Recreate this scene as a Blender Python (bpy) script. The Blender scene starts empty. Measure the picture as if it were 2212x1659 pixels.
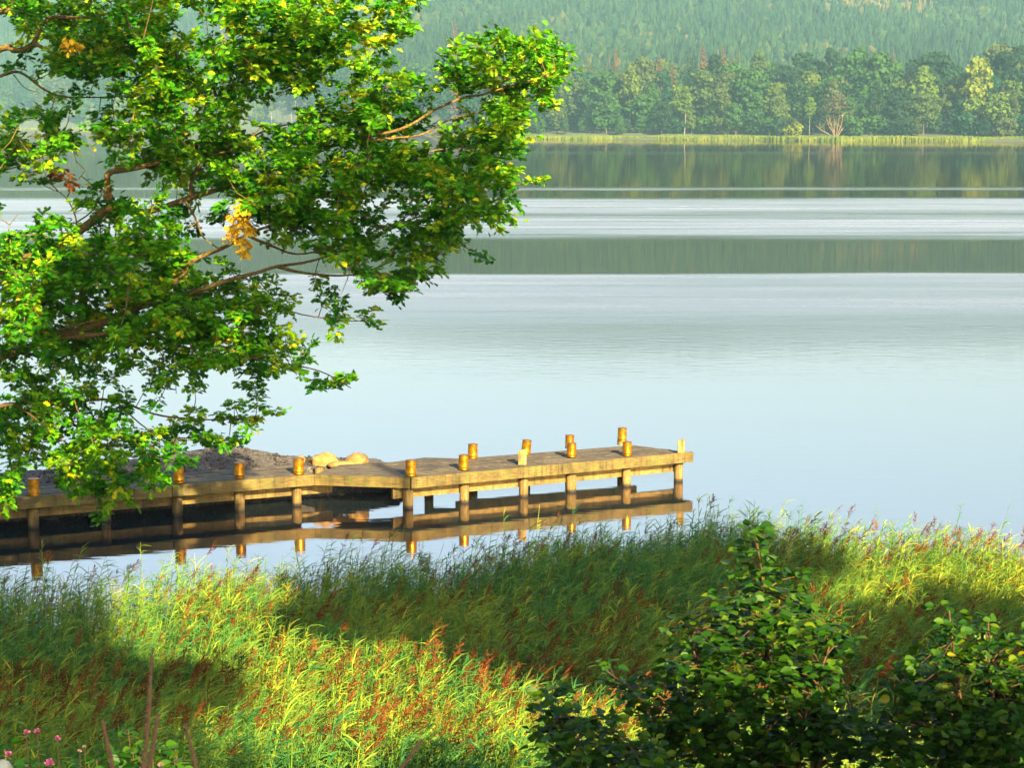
import bpy, math
import numpy as np
from mathutils import Vector, noise as mnoise

# ---------------------------------------------------------------- camera, sky, sun, exposure
SC = bpy.context.scene
COL = SC.collection
RNG = np.random.default_rng(7)
FPX, CX, CY, HY = 4000.0, 1106.0, 829.5, 250.0        # focal length / centre / horizon in units of a 2212 px wide picture
CAM_Z = 8.0
PITCH = math.atan((CY - HY) / FPX)
cam_d = bpy.data.cameras.new("camera"); cam = bpy.data.objects.new("camera", cam_d); COL.objects.link(cam)
cam.location = (0, 0, CAM_Z); cam.rotation_euler = (math.pi / 2 - PITCH, 0, 0)
cam_d.sensor_width = 36; cam_d.lens = 36 * FPX / 2212
cam_d.clip_start = 0.1; cam_d.clip_end = 20000
cam_d.dof.use_dof = True; cam_d.dof.focus_distance = 32; cam_d.dof.aperture_fstop = 14
SC.camera = cam

SUN_EL = math.radians(27); SUN_DX, SUN_DY = 0.40, -0.9165         # horizontal direction towards the sun
SV = Vector((SUN_DX * math.cos(SUN_EL), SUN_DY * math.cos(SUN_EL), math.sin(SUN_EL))).normalized()
W = bpy.data.worlds.new("World"); SC.world = W; W.use_nodes = True
wn = W.node_tree.nodes; wl = W.node_tree.links
bg = wn["Background"]; sky = wn.new("ShaderNodeTexSky"); sky.sky_type = 'NISHITA'
sky.sun_disc = False; sky.sun_elevation = SUN_EL; sky.sun_rotation = math.atan2(SUN_DX, SUN_DY)
sky.dust_density = 3.0; sky.ozone_density = 1.0; sky.air_density = 1.0
wl.new(sky.outputs[0], bg.inputs[0]); bg.inputs[1].default_value = 0.055
sd = bpy.data.lights.new("sun", 'SUN'); sd.energy = 5.0; sd.angle = math.radians(0.5); sd.color = (1.0, 0.76, 0.42)
sun = bpy.data.objects.new("sun", sd); COL.objects.link(sun)
sun.rotation_euler = SV.to_track_quat('Z', 'Y').to_euler()
SC.view_settings.view_transform = 'Standard'; SC.view_settings.look = 'None'
SC.view_settings.exposure = 3.14; SC.view_settings.gamma = 1.0
cy = SC.cycles
cy.max_bounces = 6; cy.diffuse_bounces = 3; cy.glossy_bounces = 3; cy.transmission_bounces = 3; cy.volume_bounces = 0
cy.transparent_max_bounces = 8; cy.use_denoising = True; cy.sample_clamp_indirect = 6

# ---------------------------------------------------------------- helpers
cp, sp = math.cos(PITCH), math.sin(PITCH)
def ray(x, y):
    u = (x - CX) / FPX; v = -(y - CY) / FPX
    return Vector((u, cp + v * sp, -sp + v * cp))
def at(x, y, Y):
    d = ray(x, y); t = Y / d.y
    return Vector((d.x * t, Y, CAM_Z + d.z * t))
def on(x, y, z):
    d = ray(x, y); t = (z - CAM_Z) / d.z
    return Vector((d.x * t, d.y * t, z))

def tag(o, label=None, cat=None, group=None, kind=None):
    if label: o['label'] = label
    if cat: o['category'] = cat
    if group: o['group'] = group
    if kind: o['kind'] = kind
    return o
def empty(name, loc=(0, 0, 0), rz=0.0):
    o = bpy.data.objects.new(name, None); COL.objects.link(o); o.location = loc; o.rotation_euler = (0, 0, rz)
    o.empty_display_size = 0.2
    return o
def link(name, me, parent=None, loc=None):
    o = bpy.data.objects.new(name, me); COL.objects.link(o)
    if parent is not None: o.parent = parent
    if loc is not None: o.location = loc
    return o
def copy_tree(o, parent=None):
    c = o.copy(); COL.objects.link(c)
    if parent is not None: c.parent = parent
    for ch in [q for q in bpy.data.objects if q.parent == o]: copy_tree(ch, c)
    return c

class MB:
    """collects polygons; build() makes one mesh object"""
    def __init__(s): s.V = []; s.L = []; s.N = []; s.M = []; s.T = []; s.n = 0
    def add(s, V, F, mat=0, tone=0.5):
        """V (n,3); F (m,k) indices; mat int or (m,); tone float or (m,)"""
        V = np.asarray(V, float); F = np.asarray(F, int)
        s.V.append(V); s.L.append((F + s.n).ravel()); m, k = F.shape
        s.N.append(np.full(m, k)); s.M.append(np.broadcast_to(mat, (m,)).astype(int)); s.T.append(np.broadcast_to(tone, (m,)).astype(float))
        s.n += len(V)
    def mesh(s, name, mats, smooth=False):
        me = bpy.data.meshes.new(name)
        V = np.concatenate(s.V); L = np.concatenate(s.L); N = np.concatenate(s.N)
        me.vertices.add(len(V)); me.vertices.foreach_set("co", V.ravel().astype(np.float32))
        me.loops.add(len(L)); me.loops.foreach_set("vertex_index", L.astype(np.int32))
        me.polygons.add(len(N)); st = np.concatenate([[0], np.cumsum(N)[:-1]])
        me.polygons.foreach_set("loop_start", st.astype(np.int32)); me.polygons.foreach_set("loop_total", N.astype(np.int32))
        me.polygons.foreach_set("material_index", np.concatenate(s.M).astype(np.int32))
        me.polygons.foreach_set("use_smooth", np.full(len(N), smooth))
        at_ = me.attributes.new("tone", 'FLOAT', 'FACE'); at_.data.foreach_set("value", np.concatenate(s.T).astype(np.float32))
        for m in (mats if isinstance(mats, (list, tuple)) else [mats]): me.materials.append(m)
        me.update(calc_edges=True); me.validate()
        return me
    def build(s, name, mats, parent=None, smooth=False, loc=None):
        return link(name, s.mesh(name, mats, smooth), parent, loc)
    def tube(s, pts, rad, k=6, mat=0, tone=0.5, cap=True):
        pts = [Vector(p) for p in pts]; n = len(pts); ring = []
        up = Vector((0.13, 0.21, 1)).normalized()
        for i, p in enumerate(pts):
            d = (pts[min(i + 1, n - 1)] - pts[max(i - 1, 0)])
            d = d.normalized() if d.length > 1e-9 else Vector((0, 0, 1))
            a = d.cross(up) if abs(d.dot(up)) < .97 else d.cross(Vector((1, 0, 0)))
            a.normalize(); b = d.cross(a); r = rad[i] if hasattr(rad, '__len__') else rad
            for j in range(k):
                t = 2 * math.pi * j / k; ring.append(p + a * (r * math.cos(t)) + b * (r * math.sin(t)))
        F = [(i * k + j, i * k + (j + 1) % k, (i + 1) * k + (j + 1) % k, (i + 1) * k + j) for i in range(n - 1) for j in range(k)]
        base = s.n
        s.add([tuple(v) for v in ring], F, mat, tone)
        if cap:
            for q in (range(k), range((n - 1) * k, n * k)):
                s.L.append(np.array(list(q)) + base); s.N.append(np.array([k])); s.M.append(np.array([mat])); s.T.append(np.array([tone]))
    def prism(s, poly, z0, z1, mat=0, tone=0.5):
        n = len(poly); V = [(p[0], p[1], z0) for p in poly] + [(p[0], p[1], z1) for p in poly]
        b = s.n
        s.add(V, [(i, (i + 1) % n, n + (i + 1) % n, n + i) for i in range(n)], mat, tone)
        for q in (list(range(n))[::-1], list(range(n, 2 * n))):
            s.L.append(np.array(q) + b); s.N.append(np.array([n])); s.M.append(np.array([mat])); s.T.append(np.array([tone]))
    def stamp(s, TV, TF, P, R, mat=0, tone=None):
        """stamp template (nv,3),(nf,k) at positions P (m,3) with matrices R (m,3,3) (scale included)"""
        m = len(P)
        if m == 0: return
        V = np.einsum('mij,nj->mni', R, TV) + P[:, None, :]
        nv = len(TV); F = (np.asarray(TF)[None] + (np.arange(m) * nv)[:, None, None]).reshape(-1, np.asarray(TF).shape[1])
        t = np.full(m, .5) if tone is None else np.asarray(tone)
        s.add(V.reshape(-1, 3), F, mat, np.repeat(t, len(TF)))

def frames(d, nrm, roll=None):
    """matrices whose columns are x=side, y=d, z=normal-ish, for arrays of directions and normals"""
    d = d / np.linalg.norm(d, axis=1, keepdims=True)
    x = np.cross(d, nrm); x /= np.maximum(np.linalg.norm(x, axis=1, keepdims=True), 1e-9)
    z = np.cross(x, d)
    return np.stack([x, d, z], axis=2)

# ---------------------------------------------------------------- materials
def mat(name):
    m = bpy.data.materials.new(name); m.use_nodes = True
    nt = m.node_tree; b = nt.nodes["Principled BSDF"]
    return m, nt, b
def N(nt, t, **kw):
    n = nt.nodes.new(t)
    for k, v in kw.items(): setattr(n, k, v)
    return n
def ramp(nt, stops, src=None, interp='LINEAR'):
    r = N(nt, "ShaderNodeValToRGB"); cr = r.color_ramp; cr.interpolation = interp
    while len(cr.elements) < len(stops): cr.elements.new(0.5)
    for e, (p, c) in zip(cr.elements, stops):
        e.position = p; e.color = (*c, 1) if len(c) == 3 else c
    if src is not None: nt.links.new(src, r.inputs[0])
    return r
def noise_tex(nt, scale, detail=4, rough=.6, vec=None, coord='Object'):
    n = N(nt, "ShaderNodeTexNoise"); n.inputs['Scale'].default_value = scale; n.inputs['Detail'].default_value = detail
    n.inputs['Roughness'].default_value = rough
    if vec is None:
        tc = N(nt, "ShaderNodeTexCoord"); vec = tc.outputs[coord]
    nt.links.new(vec, n.inputs['Vector'])
    return n
def bump(nt, b, src, strength, dist):
    bp = N(nt, "ShaderNodeBump"); bp.inputs['Strength'].default_value = strength; bp.inputs['Distance'].default_value = dist
    nt.links.new(src, bp.inputs['Height']); nt.links.new(bp.outputs[0], b.inputs['Normal'])
    return bp

ALB = .22
def sc_(c, k=ALB): return tuple(v * k for v in c)
def leaf_mat(name, stops, trans=0.45, rough=.45, spec=.3, noise_scale=None, use_color=False, mul=1.0):
    """tone attribute -> colour ramp; diffuse plus translucency plus a soft sheen"""
    m, nt, b = mat(name)
    a = N(nt, "ShaderNodeAttribute", attribute_name="tone")
    src = a.outputs['Fac']; stops = [(p, tuple(min(.9, v * mul * (1 if use_color else ALB)) for v in c)) for p, c in stops]
    if noise_scale:
        nz = noise_tex(nt, noise_scale, 2)
        mt = N(nt, "ShaderNodeMath", operation='MULTIPLY_ADD'); mt.inputs[1].default_value = .7; mt.inputs[2].default_value = -.35
        nt.links.new(nz.outputs[0], mt.inputs[0]); ad = N(nt, "ShaderNodeMath", operation='ADD')
        nt.links.new(mt.outputs[0], ad.inputs[0]); nt.links.new(src, ad.inputs[1]); src = ad.outputs[0]
    r = ramp(nt, stops, src); colr = r.outputs[0]
    if use_color:
        oi = N(nt, "ShaderNodeObjectInfo"); mx = N(nt, "ShaderNodeMix", data_type='RGBA', blend_type='MULTIPLY'); mx.inputs[0].default_value = 1
        nt.links.new(colr, mx.inputs[6]); nt.links.new(oi.outputs['Color'], mx.inputs[7]); colr = mx.outputs[2]
    nt.links.new(colr, b.inputs['Base Color']); b.inputs['Roughness'].default_value = rough
    b.inputs['Specular IOR Level'].default_value = spec
    tr = N(nt, "ShaderNodeBsdfTranslucent")
    hs = N(nt, "ShaderNodeHueSaturation"); hs.inputs['Hue'].default_value = .485; hs.inputs['Saturation'].default_value = 1.1; hs.inputs['Value'].default_value = 1.25
    nt.links.new(colr, hs.inputs['Color']); nt.links.new(hs.outputs[0], tr.inputs[0])
    ms = N(nt, "ShaderNodeMixShader"); ms.inputs[0].default_value = trans
    nt.links.new(b.outputs[0], ms.inputs[1]); nt.links.new(tr.outputs[0], ms.inputs[2])
    nt.links.new(ms.outputs[0], nt.nodes["Material Output"].inputs[0])
    return m

M_OAK = leaf_mat("oak_leaf", [(0, (.008, .070, .002)), (.35, (.028, .19, .003)), (.65, (.105, .33, .004)), (.88, (.32, .48, .008)), (1, (.58, .58, .015))], .32, .5, .08, mul=2.6)
M_DRY = leaf_mat("dry_oak_leaf", [(0, (1.3, .62, .02)), (.5, (2.2, 1.35, .05)), (1, (2.8, 2.0, .12))], .3, .6, .1)
M_BROWN = leaf_mat("brown_oak_leaf", [(0, (.10, .03, .01)), (.5, (.22, .08, .015)), (1, (.40, .17, .02))], .3, .6, .1)
M_BUSH = leaf_mat("hazel_leaf", [(0, (.008, .055, .002)), (.4, (.03, .14, .004)), (.75, (.10, .24, .005)), (.93, (.28, .36, .008)), (1, (.5, .30, .012))], .3, .5, .12, mul=1.25)
M_REED = leaf_mat("reed_leaf", [(0, (.010, .14, .075)), (.35, (.065, .26, .055)), (.7, (.28, .42, .035)), (1, (.66, .62, .06))], .28, .6, .04, mul=1.75)
M_PLUME = leaf_mat("reed_plume", [(0, (.12, .032, .015)), (.5, (.26, .08, .022)), (1, (.44, .19, .05))], .25, .8, .03, mul=1.3)
M_SHADE = leaf_mat("shade_alder_leaf", [(0, (.02, .09, .005)), (1, (.06, .2, .01))], .15)  # leaves of the unseen alders added for shade
M_FAR = leaf_mat("far_foliage", [(0, (.55, .6, .5)), (.5, (1, 1, 1)), (1, (1.5, 1.45, 1.2))], .2, .8, .1, use_color=True)
M_FOREST = leaf_mat("forest_foliage", [(0, (.012, .040, .015)), (.45, (.026, .088, .026)), (.72, (.065, .125, .022)), (.85, (.13, .14, .020)), (.93, (.22, .16, .03)), (1, (.30, .28, .04))], .1, .8, .05, mul=.95)
M_FRINGE = leaf_mat("fringe_reed", [(0, (.12, .22, .02)), (.5, (.26, .36, .03)), (1, (.42, .40, .05))], .3, .7, .05, mul=1.05)

def bark_mat(name, dark, light, scale, amt=.6):
    m, nt, b = mat(name)
    nz = noise_tex(nt, scale, 6, .7)
    r = ramp(nt, [(.3, sc_(dark, .24)), (.7, sc_(light, .24))], nz.outputs[0]); nt.links.new(r.outputs[0], b.inputs['Base Color'])
    b.inputs['Roughness'].default_value = .85; b.inputs['Specular IOR Level'].default_value = .2
    bump(nt, b, nz.outputs[0], amt, .02)
    return m
M_BARK = bark_mat("oak_bark", (.06, .035, .010), (.60, .42, .10), 26, 1.)
M_TWIG = bark_mat("hazel_bark", (.06, .035, .012), (.28, .17, .05), 20)
M_STALK = bark_mat("dry_stalk_bark", (.02, .011, .006), (.06, .03, .012), 60)
M_FBARK = bark_mat("far_bark", (.08, .06, .05), (.22, .17, .12), .6)
M_BIRCH = bark_mat("birch_bark", (.16, .13, .10), (.62, .56, .44), .8)
M_DEAD = bark_mat("dead_bark", (.30, .20, .10), (.60, .45, .25), .8)

# weathered planks: stretched noise, wet dark band near the water
def wood_mat(name, c0, c1, c2, stretch, wet=False, moss=0.0):
    m, nt, b = mat(name)
    tc = N(nt, "ShaderNodeTexCoord"); mp = N(nt, "ShaderNodeMapping"); mp.inputs['Scale'].default_value = stretch
    mp.inputs['Rotation'].default_value = (0, 0, math.radians(-26) if not wet else 0)
    nt.links.new(tc.outputs['Object'], mp.inputs[0])
    nz = noise_tex(nt, 3, 8, .65, mp.outputs[0])
    r = ramp(nt, [(.28, sc_(c0, .225)), (.5, sc_(c1, .225)), (.72, sc_(c2, .225))], nz.outputs[0]); c = r.outputs[0]
    n2 = noise_tex(nt, 2.2, 5, .6)
    r2 = ramp(nt, [(.32, (.30, .30, .30)), (.52, (.9, .9, .9)), (.7, (1.15, 1.15, 1.15))], n2.outputs[0])
    ms_ = N(nt, "ShaderNodeMapping"); ms_.inputs['Scale'].default_value = (7, 7, .5); nt.links.new(tc.outputs['Object'], ms_.inputs[0])
    n5 = noise_tex(nt, 2, 4, .7, ms_.outputs[0]); r5 = ramp(nt, [(.36, (.35, .33, .30)), (.5, (1, 1, 1))], n5.outputs[0])
    m5 = N(nt, "ShaderNodeMix", data_type='RGBA', blend_type='MULTIPLY'); m5.inputs[0].default_value = .75
    nt.links.new(c, m5.inputs[6]); nt.links.new(r5.outputs[0], m5.inputs[7]); c = m5.outputs[2]
    mx = N(nt, "ShaderNodeMix", data_type='RGBA', blend_type='MULTIPLY'); mx.inputs[0].default_value = .8
    nt.links.new(c, mx.inputs[6]); nt.links.new(r2.outputs[0], mx.inputs[7]); c = mx.outputs[2]
    if moss:
        n3 = noise_tex(nt, 5, 4); r3 = ramp(nt, [(.5, (0, 0, 0)), (.7, (moss, moss, moss))], n3.outputs[0])
        m3 = N(nt, "ShaderNodeMix", data_type='RGBA'); nt.links.new(r3.outputs[0], m3.inputs[0]); nt.links.new(c, m3.inputs[6]); m3.inputs[7].default_value = (.04, .052, .006, 1); c = m3.outputs[2]
    if wet:
        sx = N(nt, "ShaderNodeSeparateXYZ"); nt.links.new(tc.outputs['Object'], sx.inputs[0])
        ad = N(nt, "ShaderNodeMath", operation='MULTIPLY_ADD'); nt.links.new(nz.outputs[0], ad.inputs[0]); ad.inputs[1].default_value = .08; nt.links.new(sx.outputs[2], ad.inputs[2])
        mr = N(nt, "ShaderNodeMapRange"); nt.links.new(ad.outputs[0], mr.inputs[0]); mr.inputs[1].default_value = .07; mr.inputs[2].default_value = .13
        m4 = N(nt, "ShaderNodeMix", data_type='RGBA'); nt.links.new(mr.outputs[0], m4.inputs[0]); m4.inputs[6].default_value = (.008, .006, .004, 1); nt.links.new(c, m4.inputs[7]); c = m4.outputs[2]
    nt.links.new(c, b.inputs['Base Color']); b.inputs['Roughness'].default_value = .8; b.inputs['Specular IOR Level'].default_value = .25
    bump(nt, b, nz.outputs[0], .5, .01)
    return m
M_DECK = wood_mat("deck_wood", (.06, .055, .045), (.18, .15, .10), (.38, .31, .18), (.35, 9, 1))
M_EDGE = wood_mat("edge_wood", (.11, .08, .018), (.27, .20, .04), (.44, .34, .07), (.5, 6, 12), moss=.6)
M_BEAM = wood_mat("beam_wood", (.20, .13, .025), (.40, .28, .06), (.58, .43, .10), (.5, 6, 12), moss=.35)
M_PILE = wood_mat("pile_wood", (.14, .075, .02), (.38, .26, .06), (.60, .44, .12), (9, 9, 1.2), wet=True)
M_POST = wood_mat("post_wood", (.40, .28, .06), (.68, .52, .15), (.9, .72, .25), (9, 9, 1.2))

m, nt, b = mat("can_lacquer"); M_CAN = m
nz = noise_tex(nt, 9, 5, .7); r = ramp(nt, [(.25, (.09, .028, .0003)), (.5, (.22, .10, .0006)), (.75, (.36, .20, .0015))], nz.outputs[0])
nt.links.new(r.outputs[0], b.inputs['Base Color']); b.inputs['Metallic'].default_value = .75; b.inputs['Roughness'].default_value = .38
bump(nt, b, nz.outputs[0], .35, .01)
m, nt, b = mat("can_rim"); M_RIM = m
b.inputs['Base Color'].default_value = (.22, .075, .001, 1); b.inputs['Metallic'].default_value = .95; b.inputs['Roughness'].default_value = .5

def rock_mat(name, c0, c1, sc):
    m, nt, b = mat(name); nz = noise_tex(nt, sc, 8, .7); r = ramp(nt, [(.3, sc_(c0, .25)), (.7, sc_(c1, .25))], nz.outputs[0])
    nt.links.new(r.outputs[0], b.inputs['Base Color']); b.inputs['Roughness'].default_value = .9; bump(nt, b, nz.outputs[0], .8, .05)
    return m
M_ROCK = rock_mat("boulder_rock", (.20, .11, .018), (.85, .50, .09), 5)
M_DROCK = rock_mat("deck_shade_rock", (.04, .035, .03), (.12, .10, .07), 4)  # dark tone stands in for the shade under the deck
m, nt, b = mat("gravel_soil"); M_GRAVEL = m
vo = N(nt, "ShaderNodeTexVoronoi"); vo.inputs['Scale'].default_value = 22; tc = N(nt, "ShaderNodeTexCoord"); nt.links.new(tc.outputs['Object'], vo.inputs['Vector'])
r = ramp(nt, [(0, (.009, .008, .008)), (.5, (.021, .020, .019)), (.8, (.038, .032, .026)), (1, (.09, .075, .056))], vo.outputs['Color'])
nt.links.new(r.outputs[0], b.inputs['Base Color']); b.inputs['Roughness'].default_value = .95; bump(nt, b, vo.outputs['Distance'], .9, .03)
M_PEBBLE = leaf_mat("pebble", [(0, (.03, .028, .03)), (.6, (.09, .078, .068)), (1, (.42, .33, .2))], 0, .9, .2)

m, nt, b = mat("meadow_soil"); M_GROUND = m
nz = noise_tex(nt, .35, 8, .7); r = ramp(nt, [(.3, (.006, .014, .003)), (.7, (.018, .032, .006))], nz.outputs[0])
nt.links.new(r.outputs[0], b.inputs['Base Color']); b.inputs['Roughness'].default_value = 1

# ---------------------------------------------------------------- water: calm and wind-ruffled bands
def Yw(y): return on(CX, y, 0).y
m, nt, b = mat("lake_water"); M_WATER = m
tc = N(nt, "ShaderNodeTexCoord"); sx = N(nt, "ShaderNodeSeparateXYZ"); nt.links.new(tc.outputs['Object'], sx.inputs[0])
mp = N(nt, "ShaderNodeMapping"); mp.inputs['Scale'].default_value = (.022, .05, 1); nt.links.new(tc.outputs['Object'], mp.inputs[0])
wz = noise_tex(nt, 1, 4, .55, mp.outputs[0])
# log-distance coordinate, edges of the wind bands wander a little and slant to the right
lg = N(nt, "ShaderNodeMath", operation='LOGARITHM'); mxm = N(nt, "ShaderNodeMath", operation='MAXIMUM'); mxm.inputs[1].default_value = 5
nt.links.new(sx.outputs[1], mxm.inputs[0]); nt.links.new(mxm.outputs[0], lg.inputs[0]); lg.inputs[1].default_value = 10
wa = N(nt, "ShaderNodeMath", operation='MULTIPLY_ADD'); nt.links.new(wz.outputs[0], wa.inputs[0]); wa.inputs[1].default_value = .028; nt.links.new(lg.outputs[0], wa.inputs[2])
nrm_ = N(nt, "ShaderNodeMapRange"); nt.links.new(wa.outputs[0], nrm_.inputs[0]); nrm_.inputs[1].default_value = 1.2 + .014; nrm_.inputs[2].default_value = 3.2 + .014
def wp(y): return (math.log10(Yw(y)) - 1.2) / 2.0
bands = [(0, .06), (wp(1250), .06), (wp(1000), .12), (wp(760), .16), (wp(690), .5), (wp(672), .75), (wp(596), .8), (wp(590), .8), (wp(587), .0), (wp(524), .0), (wp(514), .45),
         (wp(500), .72), (wp(480), .8), (wp(462), .48), (wp(450), .76), (wp(430), .66), (wp(424), .05), (wp(412.5), .02), (wp(409), .5), (wp(405.5), .45), (wp(402), .0), (wp(334), .0), (wp(331.5), .22), (wp(328.5), .25), (wp(326), 0), (1, 0)]
bands = [(max(0, min(1, p)), (v, v, v)) for p, v in bands]
R1 = ramp(nt, bands, nrm_.outputs[0])
mp3 = N(nt, "ShaderNodeMapping"); mp3.inputs['Scale'].default_value = (.03, .35, 1); mp3.inputs['Rotation'].default_value = (0, 0, -.03); nt.links.new(tc.outputs['Object'], mp3.inputs[0])
stz = noise_tex(nt, 1, 5, .6, mp3.outputs[0]); str_ = N(nt, "ShaderNodeMapRange"); nt.links.new(stz.outputs[0], str_.inputs[0]); str_.inputs[1].default_value = .3; str_.inputs[2].default_value = .7; str_.inputs[3].default_value = .68; str_.inputs[4].default_value = 1.25
stm = N(nt, "ShaderNodeMath", operation='MULTIPLY'); nt.links.new(R1.outputs[0], stm.inputs[0]); nt.links.new(str_.outputs[0], stm.inputs[1])
rr = N(nt, "ShaderNodeMapRange"); nt.links.new(stm.outputs[0], rr.inputs[0]); rr.clamp = False; rr.inputs[3].default_value = .012; rr.inputs[4].default_value = .33
mp2 = N(nt, "ShaderNodeMapping"); mp2.inputs['Scale'].default_value = (.5, 2.2, 1); mp2.inputs['Rotation'].default_value = (0, 0, .12); nt.links.new(tc.outputs['Object'], mp2.inputs[0])
rip = noise_tex(nt, 1.6, 3, .5, mp2.outputs[0])
bp = N(nt, "ShaderNodeBump"); bp.inputs['Distance'].default_value = .012
bs = N(nt, "ShaderNodeMath", operation='MULTIPLY_ADD'); nt.links.new(stm.outputs[0], bs.inputs[0]); bs.inputs[1].default_value = 1.0; bs.inputs[2].default_value = .13
nt.links.new(bs.outputs[0], bp.inputs['Strength']); nt.links.new(rip.outputs[0], bp.inputs['Height'])
gl = N(nt, "ShaderNodeBsdfGlossy"); gl.inputs[0].default_value = (1, .862, .80, 1)
nt.links.new(rr.outputs[0], gl.inputs['Roughness']); nt.links.new(bp.outputs[0], gl.inputs['Normal'])
df = N(nt, "ShaderNodeBsdfDiffuse"); df.inputs[0].default_value = (.005, .010, .011, 1)
fr = N(nt, "ShaderNodeFresnel"); fr.inputs[0].default_value = 6.0
ms = N(nt, "ShaderNodeMixShader"); nt.links.new(fr.outputs[0], ms.inputs[0]); nt.links.new(df.outputs[0], ms.inputs[1]); nt.links.new(gl.outputs[0], ms.inputs[2])
nt.links.new(ms.outputs[0], nt.nodes["Material Output"].inputs[0])

# ---------------------------------------------------------------- terrain
shore_px = [(-900, 276), (-200, 277), (600, 279), (860, 287), (1100, 299), (1650, 302), (2212, 305), (2600, 307), (3400, 311)]
shore = [on(x, y, 0) for x, y in shore_px]
SX = np.array([-4000] + [p.x for p in shore] + [4000]); SY = np.array([shore[0].y] + [p.y for p in shore] + [shore[-1].y])
def shoreY(X): return np.interp(X, SX, SY)
def smooth(t): t = np.clip(t, 0, 1); return t * t * (3 - 2 * t)
def height(X, Y):
    X = np.asarray(X, float); Y = np.asarray(Y, float)
    near = np.interp(Y, [-60, -10, 0, 6, 11, 15, 19, 30, 34], [14, 8, 6.1, 4.6, 2.4, .9, .15, -.35, -1.5])
    near = near + 2.0 * np.exp(-((X + 12) / 2.6) ** 2 - ((Y - 27) / 5) ** 2)
    d = Y - shoreY(X)
    hill = 222 * smooth((Y - 690) / 1550) * (1 + .035 * np.sin(X / 190 + .6) + .02 * np.sin(X / 83 + Y / 300))
    far = np.where(d > 0, np.minimum(hill + 2 + 6 * smooth(d / 160), .6 + d * .22), np.maximum(d * .06, -2))
    return np.where(Y < 60, near, far)
xs = np.concatenate([np.linspace(-3600, -700, 16), np.linspace(-680, -40, 50), np.linspace(-36, 36, 60), np.linspace(40, 680, 50), np.linspace(700, 3600, 16)])
ys = np.concatenate([np.linspace(-60, 36, 70), np.linspace(45, 480, 12), np.linspace(500, 1400, 130), np.linspace(1420, 2400, 50), np.linspace(2500, 5200, 10)])
GX, GY = np.meshgrid(xs, ys); GZ = height(GX, GY)
GZ = GZ + np.where(GY < 20, .06 * np.sin(GX * 2.3) * np.cos(GY * 1.9), 0)
nx = len(xs); g = MB()
idx = np.arange(len(ys) - 1)[:, None] * nx + np.arange(nx - 1)[None]
idx = idx.ravel(); F = np.stack([idx, idx + 1, idx + nx + 1, idx + nx], 1)
g.add(np.stack([GX.ravel(), GY.ravel(), GZ.ravel()], 1), F)
tag(g.build("ground", M_GROUND, smooth=True), "dark meadow slope, lake bed and far wooded hill ground", kind='structure')
w = MB(); w.add([(-3600, 12, 0), (3600, 12, 0), (3600, 2600, 0), (-3600, 2600, 0)], [(0, 1, 2, 3)])
tag(w.build("water", M_WATER), "pale calm lake with ruffled bands mirroring the wooded hill", kind='structure')

# ---------------------------------------------------------------- gravel spit behind the jetty
ZD = .66
F1, F2, F3 = on(676, 1026, ZD), on(886, 1033, ZD), on(1490, 977, ZD)
F0 = on(88, 1072, ZD); dl = (F1 - F0).normalized(); F0 = F1 - dl * 14
B1, B1b, B2, B3 = on(800, 1005, ZD), on(918, 988, ZD), on(1000, 990.5, ZD), on(1369, 962, ZD)
nl = Vector((-dl.y, dl.x, 0))                                       # away from the camera
def spit_h(s, q):
    """s = metres along the left section, measured back from its right end; q = metres behind the front edge"""
    ridge = np.interp(s, [-3.4, -3.0, -2.3, -.2, .8, 1.5, 2.6, 4.5, 8, 14], [-.9, -.7, .40, .60, .86, .90, .80, .70, .66, .66])
    k = np.interp(s, [-3.4, -1.5, 0], [1.0, .4, 0])
    z = np.interp(q, [.5, .85, 1.12, 1.25], [-.9, -.15, .4, .615])
    z = np.where(q > 1.25, .615 + (ridge - .615) * smooth((q - 1.25) / 1.3), z)
    z = np.where(q > 2.6, ridge - (q - 2.6) * .55, z)
    z = np.minimum(z, ridge) - k * .0
    return z
s_ = np.linspace(-3.4, 14, 230); q_ = np.linspace(.5, 5, 80); SS, QQ = np.meshgrid(s_, q_)
ZZ = spit_h(SS, QQ)
ZZ = ZZ + .025 * np.sin(SS * 9 + 3 * np.sin(QQ * 5)) * np.cos(QQ * 8) * (QQ > 1.3) + .06 * np.sin(SS * 6.1) * np.sin(QQ * 9) * (QQ < 1.0)
PX = F1.x - SS * dl.x + QQ * nl.x; PY = F1.y - SS * dl.y + QQ * nl.y
g = MB(); n2 = len(s_); idx = (np.arange(len(q_) - 1)[:, None] * n2 + np.arange(n2 - 1)[None]).ravel()
g.add(np.stack([PX.ravel(), PY.ravel(), ZZ.ravel()], 1), np.stack([idx, idx + n2, idx + n2 + 1, idx + 1], 1))
tag(g.build("gravel_bank", M_GRAVEL, smooth=True), "grey brown gravel mound heaped behind the left part of the jetty", kind='structure')
def ico(sub=1):
    import bmesh
    bm = bmesh.new(); bmesh.ops.create_icosphere(bm, subdivisions=sub, radius=1)
    V = np.array([v.co[:] for v in bm.verts]); Fa = np.array([[v.index for v in f.verts] for f in bm.faces]); bm.free(); return V, Fa
IV, IF = ico(1)
def spit_pt(s, q): return np.stack([F1.x - s * dl.x + q * nl.x, F1.y - s * dl.y + q * nl.y, spit_h(s, q)], -1)
n = 9000; s = RNG.uniform(-1.8, 13, n); q = RNG.uniform(1.1, 3.6, n); P = spit_pt(s, q)
sc = RNG.gamma(3, .004, n) + .006
A = RNG.normal(size=(n, 3, 3)); A, _ = np.linalg.qr(A); A = A * (sc[:, None, None] * RNG.uniform(.6, 1.1, (n, 1, 3)))
g = MB(); g.stamp(IV, IF, P, A, 0, RNG.beta(1.3, 2.2, n))
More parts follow.
